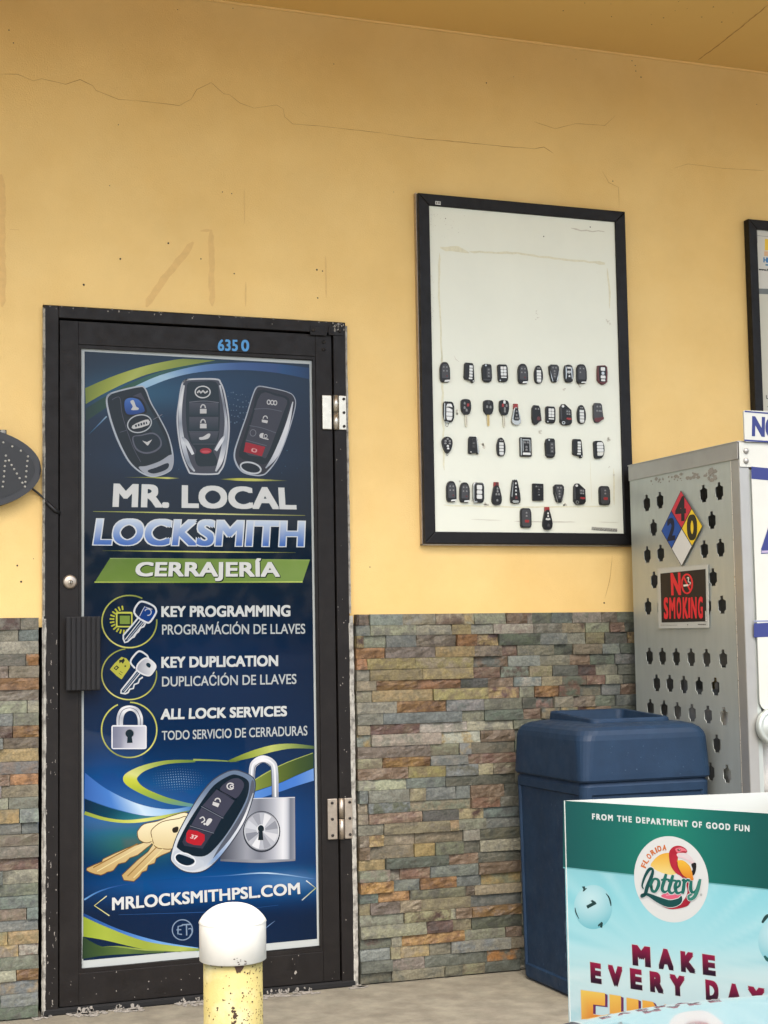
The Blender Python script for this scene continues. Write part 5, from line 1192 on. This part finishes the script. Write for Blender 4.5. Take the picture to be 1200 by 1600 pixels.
# cylinders standing inside
def tank(x, y, z, m, label, h=.46):
    t = thing('gas_cylinder', label, 'gas cylinder', (x, y, z), (0, 0, random.uniform(0, 6)), 'gas cylinders inside the cabinet')
    r_ = .152
    MB().lathe([(.0001, .04), (r_*.7, .045), (r_*.95, .08), (r_, .12), (r_, h*.62), (r_*.96, h*.7), (r_*.75, h*.78), (r_*.3, h*.82), (.0001, h*.825)], (0, 0, 0), 36, 'Z', False).build('tank_body', m, t, True)
    MB().lathe([(r_*.7, 0), (r_*.72, 0), (r_*.72, .055), (r_*.7, .055)], (0, 0, 0), 30, 'Z', False).build('foot_ring', m, t, True)
    b = MB(); n = 24
    for k in range(n):
        if k in (0, 1, 2, 3): continue
        a0, a1 = 2*math.pi*k/n, 2*math.pi*(k+1)/n; q = [(r_*.66*math.cos(x_), r_*.66*math.sin(x_)) for x_ in (a0, a1)]
        for z0_, z1_ in ((h*.77, h*.83), (h*.94, h)): b.face([(q[0][0], q[0][1], z0_), (q[1][0], q[1][1], z0_), (q[1][0], q[1][1], z1_), (q[0][0], q[0][1], z1_)])
        if k % 6 in (4, 5): b.face([(q[0][0], q[0][1], h*.83), (q[1][0], q[1][1], h*.83), (q[1][0], q[1][1], h*.94), (q[0][0], q[0][1], h*.94)])
    b.build('collar', m, t, True)
    MB().lathe([(.016, h*.82), (.016, h*.87), (.026, h*.88), (.026, h*.91), (.0001, h*.915)], (0, 0, 0), 16, 'Z', False).build('valve', M_BLADEG, t, True)
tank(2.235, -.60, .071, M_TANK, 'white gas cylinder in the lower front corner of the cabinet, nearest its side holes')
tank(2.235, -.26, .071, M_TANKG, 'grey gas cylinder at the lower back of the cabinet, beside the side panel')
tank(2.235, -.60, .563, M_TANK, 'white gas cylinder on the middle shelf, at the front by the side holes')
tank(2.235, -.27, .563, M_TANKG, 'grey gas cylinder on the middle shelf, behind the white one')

# ------------------------------------------------------------------ litter bin
X0, X1, Y0, Y1 = 1.552, 2.022, -.612, -.108
bn = thing('litter_bin', 'square dark blue plastic litter bin against the stone wall beside the cabinet', 'litter bin', ((X0+X1)/2, (Y0+Y1)/2, 0))
def loft(b, secs, r=.03, n=6, cap0=True, cap1=True):
    rings = []
    for z, ins, rr in secs:
        rings.append([b.bm.verts.new((x, y, z)) for x, y in rrect(X0+ins, Y0+ins, X1-ins, Y1-ins, rr, n)])
    N = len(rings[0]); F = []
    for i in range(len(rings)-1):
        for k in range(N): F.append(b.bm.faces.new((rings[i][k], rings[i][(k+1) % N], rings[i+1][(k+1) % N], rings[i+1][k])))
    if cap0: b.bm.faces.new(list(reversed(rings[0])))
    if cap1: b.bm.faces.new(rings[-1])
    return F
b = MB(); F = loft(b, [(.004, .02, .03), (.012, .014, .034), (.05, .012, .034), (.640, .0065, .03), (.664, .006, .03), (.670, .010, .028), (.676, .012, .028)])
big = [f for f in F if f.calc_area() > .1]
r1 = bmesh.ops.inset_individual(b.bm, faces=big, thickness=.045, depth=0)
r2 = bmesh.ops.inset_individual(b.bm, faces=big, thickness=.008, depth=-.006)
body = b.build('bin_body', M_TRASH, bn)
b = MB(); loft(b, [(.677, .014, .028), (.678, .004, .03), (.684, .0, .032), (.700, .0, .034), (.806, .003, .045), (.822, .006, .05), (.836, .014, .055), (.846, .028, .06), (.852, .05, .07), (.856, .085, .06), (.860, .1, .05)], cap1=False); b.build('bin_lid', M_TRASH, bn, smooth=False)
b = MB(); loft(b, [(.840, .088, .03), (.872, .092, .028), (.876, .096, .026), (.874, .104, .024), (.84, .112, .02), (.74, .116, .02)], cap0=False, cap1=True); 
for v in b.bm.verts:
    if v.co.z > .85: v.co.z += .05*(v.co.y-(Y0+Y1)/2)
rim = b.build('opening_rim', M_TRASH, bn)
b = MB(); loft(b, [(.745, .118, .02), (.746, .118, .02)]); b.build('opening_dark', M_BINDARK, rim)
b = MB(); random.seed(8)
def mark(b, c, dx, dz, face):
    P = []
    for k in range(8):
        q = 2*math.pi*k/8; s_, t_ = dx*math.cos(q)*random.uniform(.5, 1.2), dz*math.sin(q)*random.uniform(.5, 1.2)
        P.append(c+(Vector((0, s_, t_)) if face == 'L' else Vector((s_, 0, t_))))
    b.face(P)
for k in range(130): mark(b, Vector((X0+.0108-.00002*k, random.uniform(Y0+.04, Y0+.16), random.uniform(.06, .28))), random.uniform(.001, .004), random.uniform(.001, .012)*random.choice((1, 2, 3)), 'L')
for k in range(50): mark(b, Vector((X0+.0105, random.uniform(Y0+.05, Y1-.06), random.uniform(.03, .6))), random.uniform(.0005, .002), random.uniform(.0005, .005), 'L')
for k in range(20): mark(b, Vector((X0-.0006, random.uniform(Y0+.04, Y1-.05), random.uniform(.69, .8))), random.uniform(.0006, .002), random.uniform(.0006, .002), 'L')
for k in range(20): mark(b, Vector((random.uniform(X0+.04, X1-.05), Y0-.0006, random.uniform(.69, .8))), random.uniform(.0006, .0025), random.uniform(.0006, .002), 'F')
tag(b.build('scuff', M_SCUFF, body), kind='stuff')

# ------------------------------------------------------------------ folded card display
DEP = 3.2
LA = CAM + ray(880, 1251)*DEP; LT = LA.z
LB = on_z(1200, 1271, LT); LC = on_z(1195, 1238, LT)
fd = (LB-LA); fd.z = 0; fd.normalize(); bd = (LC-LA); bd.z = 0; bd.normalize()
FWID, ZB = .50, .0
PA, PB, PC = Vector((LA.x, LA.y, 0)), Vector((LA.x, LA.y, 0))+fd*FWID, Vector((LA.x, LA.y, 0))+bd*FWID
fn = Vector((fd.y, -fd.x, 0))
if fn.dot(CAM-LA) < 0: fn = -fn
cs = thing('lottery_card_display', 'teal and aqua lottery display of folded corrugated card, open at the top', 'display', PA)
cen = (PA+PB+PC)/3
def card(p, q, name):
    n = Vector(((q-p).y, -(q-p).x, 0)).normalized()
    if n.dot(cen-p) < 0: n = -n
    dd = (q-p).normalized()
    P = [p+dd*.0008, q-dd*.0008, q-dd*.0008+Vector((0, 0, LT)), p+dd*.0008+Vector((0, 0, LT))]
    return MB().prism(P, n*.004).build(name, M_WHITECARD, cs)
fpan = card(PA, PB, 'front_panel'); card(PC, PA, 'back_panel'); card(PB, PC, 'side_panel')
PL = LA + fn*.0004
a = Art(lambda u, v: on_plane(u, v, PL, fn), fn).frame(860, 1230, 3.53)
# full printed area of the panel in the traced frame of the front face
def inv(p):
    q = p-CAM; z = q.dot(_d); u = 600+FPX*q.dot(_r2)/z; v = 800-FPX*q.dot(_u2)/z; return ((u-860)*3.53, (v-1230)*3.53)
pTL, pTR, pBL, pBR = inv(LA), inv(PB+Vector((0, 0, LT))), inv(PA+Vector((0, 0, .01))), inv(PB+Vector((0, 0, .01)))
def fc(u, v):
    x, y = (u-860)*3.53, (v-1230)*3.53
    c = vgrad([(430, (142, 206, 212)), (600, (150, 218, 224)), (860, (172, 226, 230)), (1060, (206, 232, 230)), (1220, (196, 224, 226)), (1700, (150, 206, 216))])(0, y)
    r_ = math.hypot(x-640, (y-1000)*.9); an = math.atan2(y-1000, x-640)
    k = (math.sin(an*23)+.6*math.sin(an*41+1))*.5*min(1, max(0, (r_-200)/350))
    return mixc(c, (214, 240, 240) if k > 0 else (120, 196, 208), abs(k)*.34)
a.grid([pTL, pBL, pTR, pBR], 40, 90, fc)
yA, yB = 440, 440+(pTR[0]-60)*(562-440)/1140
def tc_(u, v):
    x = (u-860)*3.53; return vgrad([(60, (20, 86, 84)), (420, (22, 112, 100)), (640, (26, 136, 112)), (900, (20, 110, 98)), (1200, (12, 86, 80))])(0, x)
a.grid([pTL, (70, yA), pTR, (pTR[0], yB)], 24, 4, tc_)
a.ribbon([(70, yA+3), (pTR[0], yB+3)], 7, (110, 178, 180), 0)
a.text('FROM THE DEPARTMENT OF GOOD FUN', ((231, 146), (232, 176), (1096, 212), (1097, 244)), (226, 232, 226), .07, 1.35)
# roundel
a.k = 3
a.ell((667, 508), 203, 240, (226, 228, 222), -14, 60)
a.poly([(556, 440), (570, 402), (610, 370), (660, 362), (700, 376), (700, 470), (640, 480)], lambda u, v: mixc((236, 176, 60), (240, 214, 130), (v-1333)/30), 4)
OR = (214, 118, 58)
for ch, x, y, an in (('F', 516, 432, -66), ('L', 527, 407, -54), ('O', 544, 381, -42), ('R', 566, 359, -32), ('I', 584, 347, -22), ('D', 602, 338, -14), ('A', 630, 333, -2)):
    hw, hh = (2.2 if ch == 'I' else 9.5), 14
    ca_, sa_ = math.cos(R(an)), math.sin(R(an))
    f_ = lambda dx, dy: (x+dx*ca_-dy*sa_, y+dx*sa_+dy*ca_)
    a.text(ch, (f_(-hw, -hh), f_(-hw, hh), f_(hw, -hh), f_(hw, hh)), OR, .07)
PK, PK2, PKL = (196, 44, 62), (150, 22, 44), (232, 120, 132)
a.poly([(655, 378), (660, 348), (684, 326), (716, 323), (744, 336), (756, 354), (740, 366), (712, 372), (702, 400), (706, 432), (730, 470), (770, 520), (790, 560), (770, 640), (730, 664), (660, 672), (610, 648), (660, 650), (716, 640), (748, 604), (756, 560), (730, 500), (690, 470), (664, 430)], lambda u, v: mixc(PK, PK2, abs(u-1056)/26), 4)
a.poly([(690, 340), (720, 332), (748, 344), (752, 354), (730, 352), (704, 362)], PKL, 4); a.ell((710, 346), 9, 6, (70, 20, 30), 10, 14); a.ell((712, 345), 4, 3, (220, 200, 180), 0, 10)
a.poly([(700, 366), (740, 362), (772, 380), (794, 410), (790, 428), (762, 408), (730, 392), (704, 384)], (236, 206, 206), 4); a.poly([(704, 366), (744, 364), (780, 392), (800, 418), (770, 404), (730, 380)], (226, 214, 212), 3)
a.poly([(778, 424), (802, 416), (806, 440), (798, 476), (786, 486), (780, 470), (786, 450)], (28, 26, 28), 3)
a.poly([(698, 414), (712, 402), (738, 406), (768, 432), (780, 460), (786, 486), (790, 510), (770, 512), (740, 496), (712, 460)], lambda u, v: mixc((240, 186, 60), (222, 130, 40), (v-1350)/26), 4); a.ribbon([(700, 410), (704, 440), (730, 486), (770, 512)], 6, PK2)
a.poly([(612, 598), (650, 580), (700, 580), (722, 596), (690, 616), (640, 614)], (226, 104, 128), 4); a.ribbon([(640, 596), (690, 590)], 4, (240, 170, 180))
# script word: strokes with swelling width
TG = (30, 108, 96); TG2 = (16, 76, 74)
STK = []
def script(P, ws, c1=TG): STK.append((P, [x*1.65 for x in ws], c1))
L1 = [(515, 560), (508, 540), (524, 490), (548, 452), (566, 456), (560, 490), (536, 550), (524, 590), (505, 604), (506, 592), (540, 592), (600, 622), (660, 642), (710, 628), (724, 600)]
script(L1, [4, 6, 9, 11, 8, 12, 13, 11, 7, 6, 10, 20, 24, 20, 4], TG2)
script([(560, 560), (556, 534), (574, 506), (596, 512), (598, 540), (580, 574), (562, 568), (558, 540)], [8, 11, 8, 9, 12, 9, 10, 8])
for dx, dy in ((0, 0), (38, 6)):
    script([(640+dx, 478+dy), (628+dx, 520+dy), (618+dx, 560+dy), (632+dx, 578+dy), (652+dx, 566+dy)], [9, 12, 11, 8, 4]); script([(612+dx, 512+dy), (634+dx, 508+dy), (660+dx, 510+dy)], [6, 8, 6])
script([(688, 560), (712, 544), (716, 520), (700, 520), (690, 550), (702, 584), (730, 572)], [5, 8, 8, 9, 12, 9, 4])
script([(728, 516), (740, 512), (736, 560), (730, 586)], [6, 10, 12, 10]); script([(740, 532), (756, 512), (770, 516)], [6, 8, 9])
script([(778, 516), (776, 560), (786, 580), (806, 566), (822, 520)], [10, 12, 9, 7, 8]); script([(828, 506), (816, 560), (796, 604), (770, 618), (764, 600), (782, 590)], [9, 12, 12, 9, 8, 7], (60, 132, 116))
for P, ws, c1 in STK: a.ribbon(P, [x+7 for x in ws], (226, 228, 222))
for P, ws, c1 in STK: a.ribbon(P, ws, c1)
a.ring((833, 592), 4, 5, 2, (120, 130, 124))
# balls
a.k = 3
def ball(c, rx, ry):
    bx = lambda u, v: mixc((196, 232, 234), (118, 194, 204), (math.hypot((u-860)*3.53-c[0]+rx*.15, (v-1230)*3.53-c[1]+ry*.35)/(ry*1.35))**1.6)
    P = []; F = []; n = 36
    for j in range(1, 7):
        for k in range(n): P.append(a.px((c[0]+rx*j/6*math.cos(2*math.pi*k/n), c[1]+ry*j/6*math.sin(2*math.pi*k/n))))
    P.append(a.px(c)); F = [(6*n, k, (k+1) % n) for k in range(n)]
    for j in range(5):
        F += [(j*n+k, (j+1)*n+k, (j+1)*n+(k+1) % n, j*n+(k+1) % n) for k in range(n)]
    a.raw(P, F, bx)
ball((236, 661), 106, 122)
INK = (32, 66, 64)
def one(x, y, s_, an):
    ca_, sa_ = math.cos(R(an)), math.sin(R(an)); f_ = lambda dx, dy: (x+(dx*ca_-dy*sa_)*s_, y+(dx*sa_+dy*ca_)*s_)
    a.poly([f_(-.30, 1), f_(-.30, -.35), f_(-.75, -.2), f_(-.75, -.62), f_(-.1, -1), f_(.35, -1), f_(.35, 1)], INK)
one(226, 648, 28, 62); a.ribbon([(306, 586), (322, 606), (332, 636), (334, 656)], [3, 8, 8, 4], INK); a.ribbon([(136, 664), (142, 694), (158, 726)], [3, 7, 3], INK)
a.poly([(174, 548), (190, 546), (192, 558), (204, 556), (186, 574), (178, 576), (182, 562)], INK); a.poly([(262, 760), (282, 742), (290, 748), (286, 776), (272, 772), (276, 762), (264, 770)], INK)
a.k = 3
ball((1254, 850), 108, 128); a.ribbon([(1168, 748), (1190, 716), (1212, 700)], [12, 20, 10], INK); a.ribbon([(1180, 930), (1196, 950), (1214, 962)], [10, 18, 10], (40, 100, 96))
# words
a.k = 3
def word(cs_, base, h, g0=(150, 22, 66), g1=(34, 12, 36)):
    for ch, x0_, x1_ in cs_:
        a.k = 3
        yb0, yb1 = base(x0_), base(x1_)
        q = ((x0_-3, yb0-h), (x0_+1, yb0), (x1_-3, yb1-h+1), (x1_+1, yb1))
        a.text(ch, q, (206, 206, 202), .15); a.text(ch, q, None, .115, grad=(g0, g1))
bm_ = lambda x: 974+(x-460)*.134
word((('M', 462, 544), ('A', 604, 672), ('K', 728, 792), ('E', 850, 902)), bm_, 98)
be = lambda x: 1070+(x-225)*.152
word((('E', 230, 274), ('V', 328, 392), ('E', 450, 498), ('R', 558, 616), ('Y', 668, 736), ('D', 864, 922), ('A', 984, 1046), ('Y', 1100, 1176)), be, 98)
def block(P):
    a.k = max(a.k, 3)
    a.poly([(x+14, y+8) for x, y in P], (104, 44, 92)); a.poly([(x+7, y+4) for x, y in P], (104, 44, 92))
    a.poly([(x-3, y-3) for x, y in P], (206, 212, 206)); a.poly(P, vgrad([(1548, (238, 204, 96)), (1572, (236, 168, 66)), (1600, (214, 116, 48))]))
block([(168, 1118), (176, 1460), (236, 1466), (233, 1316), (300, 1326), (300, 1262), (236, 1252), (236, 1198), (302, 1206), (302, 1136)])
block([(326, 1142), (332, 1420), (360, 1470), (470, 1480), (490, 1450), (486, 1172), (420, 1160), (424, 1400), (392, 1396), (390, 1152)])
block([(508, 1174), (514, 1484), (574, 1490), (572, 1330), (640, 1500), (690, 1506), (686, 1206), (630, 1198), (632, 1300), (566, 1184)])
a.build('printed_face', M_CARD, fpan, gain=.56)

# ------------------------------------------------------------------ bollard
bc = CAM + ray(363.5, 1450)*2.85; bc.z = 0
bol = thing('bollard', 'yellow steel bollard with flaking paint under a domed white plastic cap', 'bollard', bc)
ztop = (CAM + ray(363, 1412)*2.85).z; zc = (CAM + ray(363, 1499)*2.85).z; zs = (CAM + ray(363, 1437)*2.85).z
rp = .0535; rc = .0605
MB().lathe([(rp, 0), (rp, zc+.03)], bc, 56, 'Z').build('post', M_BOLL, bol)
prof = [(rc-.003, zc), (rc, zc+.002), (rc, zs-.004), (rc-.0005, zs)]
for k in range(1, 15):
    r_ = (rc-.001)*(1-k/14); prof.append((max(r_, .0001), zs+.0006+(ztop-zs)*(1-(r_/rc)**2.8)))
cap = MB().lathe(prof[:4], bc, 64, 'Z', False).lathe(prof[3:], bc, 64, 'Z', False).build('bollard_cap', M_CAP, bol)
b = MB().lathe([(rc+.0004, zs-.0045), (rc+.0009, zs-.003), (rc+.0004, zs-.0015)], bc, 64, 'Z', False); b.build('cap_seam', M_CAP, cap)
b = MB(); random.seed(21)
post_o = [o for o in bol.children if o.name.startswith('post')][0]
def curvept(an, z, r_): return bc+Vector((r_*math.sin(an), -r_*math.cos(an), z))
va = math.atan2(CAM.x-bc.x, bc.y-CAM.y)   # towards the viewer side of the post
va = math.atan2((CAM-bc).x, -(CAM-bc).y)
def spot(b, an, z, s_, rr, n=7, tall=1.0):
    P = []
    for k in range(n):
        q = 2*math.pi*k/n; f_ = s_*random.uniform(.5, 1.2)
        P.append(curvept(an+f_*math.cos(q)/rr, z+f_*tall*math.sin(q), rr))
    b.face(P)
for k in range(2200):
    an = va+random.uniform(-1.6, 1.6); z = random.uniform(0.02, zc)
    w8 = .35+.65*max(0, math.sin(an-va)) + (.3 if abs(an-va-1.0) < .5 else 0)
    if noise.noise(Vector((an*3, z*9, 1)))*.5+.5 < .40+.3*w8 and random.random() < w8: spot(b, an, z, random.uniform(.0005, .0016), rp+.0003+.0000003*k)
for k in range(70): spot(b, va+random.uniform(-1.3, 1.3), random.uniform(.02, zc), random.uniform(.0009, .0028), rp+.0006+.000002*k)
for k in range(26): spot(b, va+.02+random.uniform(-.1, .1), zc-.092+random.uniform(-.02, .02), random.uniform(.001, .0035), rp+.0008+.00001*k)
P = [curvept(va+t_, zc+z_, rp+.0012) for t_, z_ in ((.03, .002), (.08, -.006), (.13, -.013), (.18, -.011), (.24, -.012), (.33, -.006), (.42, .002))]; b.face(P)
P = [curvept(va+t_, zc+z_, rp+.0011) for t_, z_ in ((-1.1, .002), (-.8, -.002), (-.4, -.003), (.1, -.002), (.1, .002))]; b.face(P)
tag(b.build('paint_loss', M_RUST, post_o), kind='stuff')
b = MB()
for k in range(14): spot(b, va+.2+random.uniform(-.18, .22), zc+.003+random.random()**2*.012, random.uniform(.0008, .0022), rc+.0006+.00001*k, tall=.5)
tag(b.build('cap_scuff', M_RUST, cap), kind='stuff')

# ------------------------------------------------------------------ front of the parked car, its bonnet just inside the frame
HD = R(27.0)
car_o = CAM + .37*Vector((math.cos(HD), -math.sin(HD), 0)); car_o.z = -.13
car = thing('parked_car', 'white car with a glossy bonnet that mirrors the teal card display', 'car', car_o, (0, 0, -HD))
# local axes: x = right, y = ahead, z = up from the road
def hoodz(x, y):
    z = .990-.165*(y-.95) - .10*max(0, y-1.9)**2 - .9*max(0, y-2.22)**1.7
    z -= .25*min(abs(x), .55)**2 + .28*max(0, abs(x)-.55)
    return z
b = MB(); nx, ny = 60, 60; G = []
for j in range(ny+1):
    y = .60+1.85*j/ny; hw = .80-.10*(j/ny)**3; row = []
    for i in range(nx+1):
        x = hw*(2*i/nx-1); yy = y-.16*(abs(x)/.8)**2*(j/ny); row.append(b.bm.verts.new((x, yy, hoodz(x, y))))
    G.append(row)
for j in range(ny):
    for i in range(nx): b.bm.faces.new((G[j][i], G[j][i+1], G[j+1][i+1], G[j+1][i]))
r_ = bmesh.ops.extrude_edge_only(b.bm, edges=[e_ for e_ in b.bm.edges if e_.is_boundary])
for v in [q for q in r_['geom'] if isinstance(q, bmesh.types.BMVert)]: v.co.z -= .03
b.build('bonnet', M_CARP, car, True, smooth=True)
b = MB()
for s_ in (-1, 1):
    G = []
    for j in range(25):
        y = .35+2.1*j/24; row = []
        for k in range(9):
            q = k/8; xo = .806+.10*math.sin(q*math.pi/2)-(.16*max(0, (y-1.7)/.6)**2); zt = hoodz(.79, min(y, 2.35))-.004
            z = zt-(zt-.30)*q**1.5
            wr = math.hypot(y-1.45, z-.33)
            if wr < .36 and k > 2: z = max(z, .33+math.sqrt(max(0, .36**2-(y-1.45)**2)))
            row.append(b.bm.verts.new((s_*xo, y-.10*(j/24)**3, z)))
        G.append(row)
    for j in range(24):
        for k in range(8):
            f = (G[j][k], G[j+1][k], G[j+1][k+1], G[j][k+1]); b.bm.faces.new(f if s_ < 0 else tuple(reversed(f)))
b.build('front_wing', M_CARP, car, True, smooth=True)
b = MB(); b.box((-.72, 2.26, .24), (.72, 2.42, .52), .06, 4); b.box((-.80, 2.12, .30), (.80, 2.26, .50), .05, 3); b.build('bumper', M_CARP, car, True)
b = MB(); b.box((-.42, 2.26, .525), (.42, 2.36, .60), .02)
for k in range(5): b.box((-.40, 2.362, .53+k*.013), (.40, 2.37, .535+k*.013))
b.build('grille', M_CARTRIM, car, True)
for s_ in (-1, 1):
    MB().box((s_*.60-.15, 2.02, .49), (s_*.60+.15, 2.2, .585), .04, 3).build('headlight', M_GLASSY, car, True)
    t_ = MB().lathe([(.20, -.10), (.30, -.11), (.335, -.08), (.335, .08), (.30, .11), (.20, .10)], (s_*.80, 1.45, .335), 40, 'X', False).build('wheel', M_TYRE, car, True)
    MB().lathe([(.0001, -.07), (.06, -.08), (.2, -.06), (.21, 0), (.2, .06), (.06, .08), (.0001, .07)], (s_*.80, 1.45, .335), 32, 'X', False).build('wheel_rim', M_ALU, t_, True)
MB().box((-.72, .42, .80), (.72, .60, .90), .02).build('wiper_cowl', M_CARTRIM, car, True)

# ------------------------------------------------------------------ trees across the car park, seen only as reflections
random.seed(4)
b = MB()
for k in range(2600):
    x = random.uniform(-70, 70); top = 6.4+1.4*noise.noise(Vector((x*.11, 0, 0)))+.8*noise.noise(Vector((x*.5, 4, 0)))
    z = random.random()**.7*top; y = -66+random.uniform(-3, 3); s_ = random.uniform(.35, .9)
    n_ = Vector((random.uniform(-1, 1), random.uniform(-.2, 1), random.uniform(-.3, 1))).normalized(); q = n_.to_track_quat('Z', 'Y')
    b.face([Vector((x, y, z))+q @ Vector((s_*math.cos(a_)*random.uniform(.6, 1), s_*math.sin(a_)*random.uniform(.6, 1), 0)) for a_ in (0, 1.26, 2.5, 3.77, 5.0)])
fw_ = b.build('far_trees', M_LEAF); tag(fw_, kind='stuff')
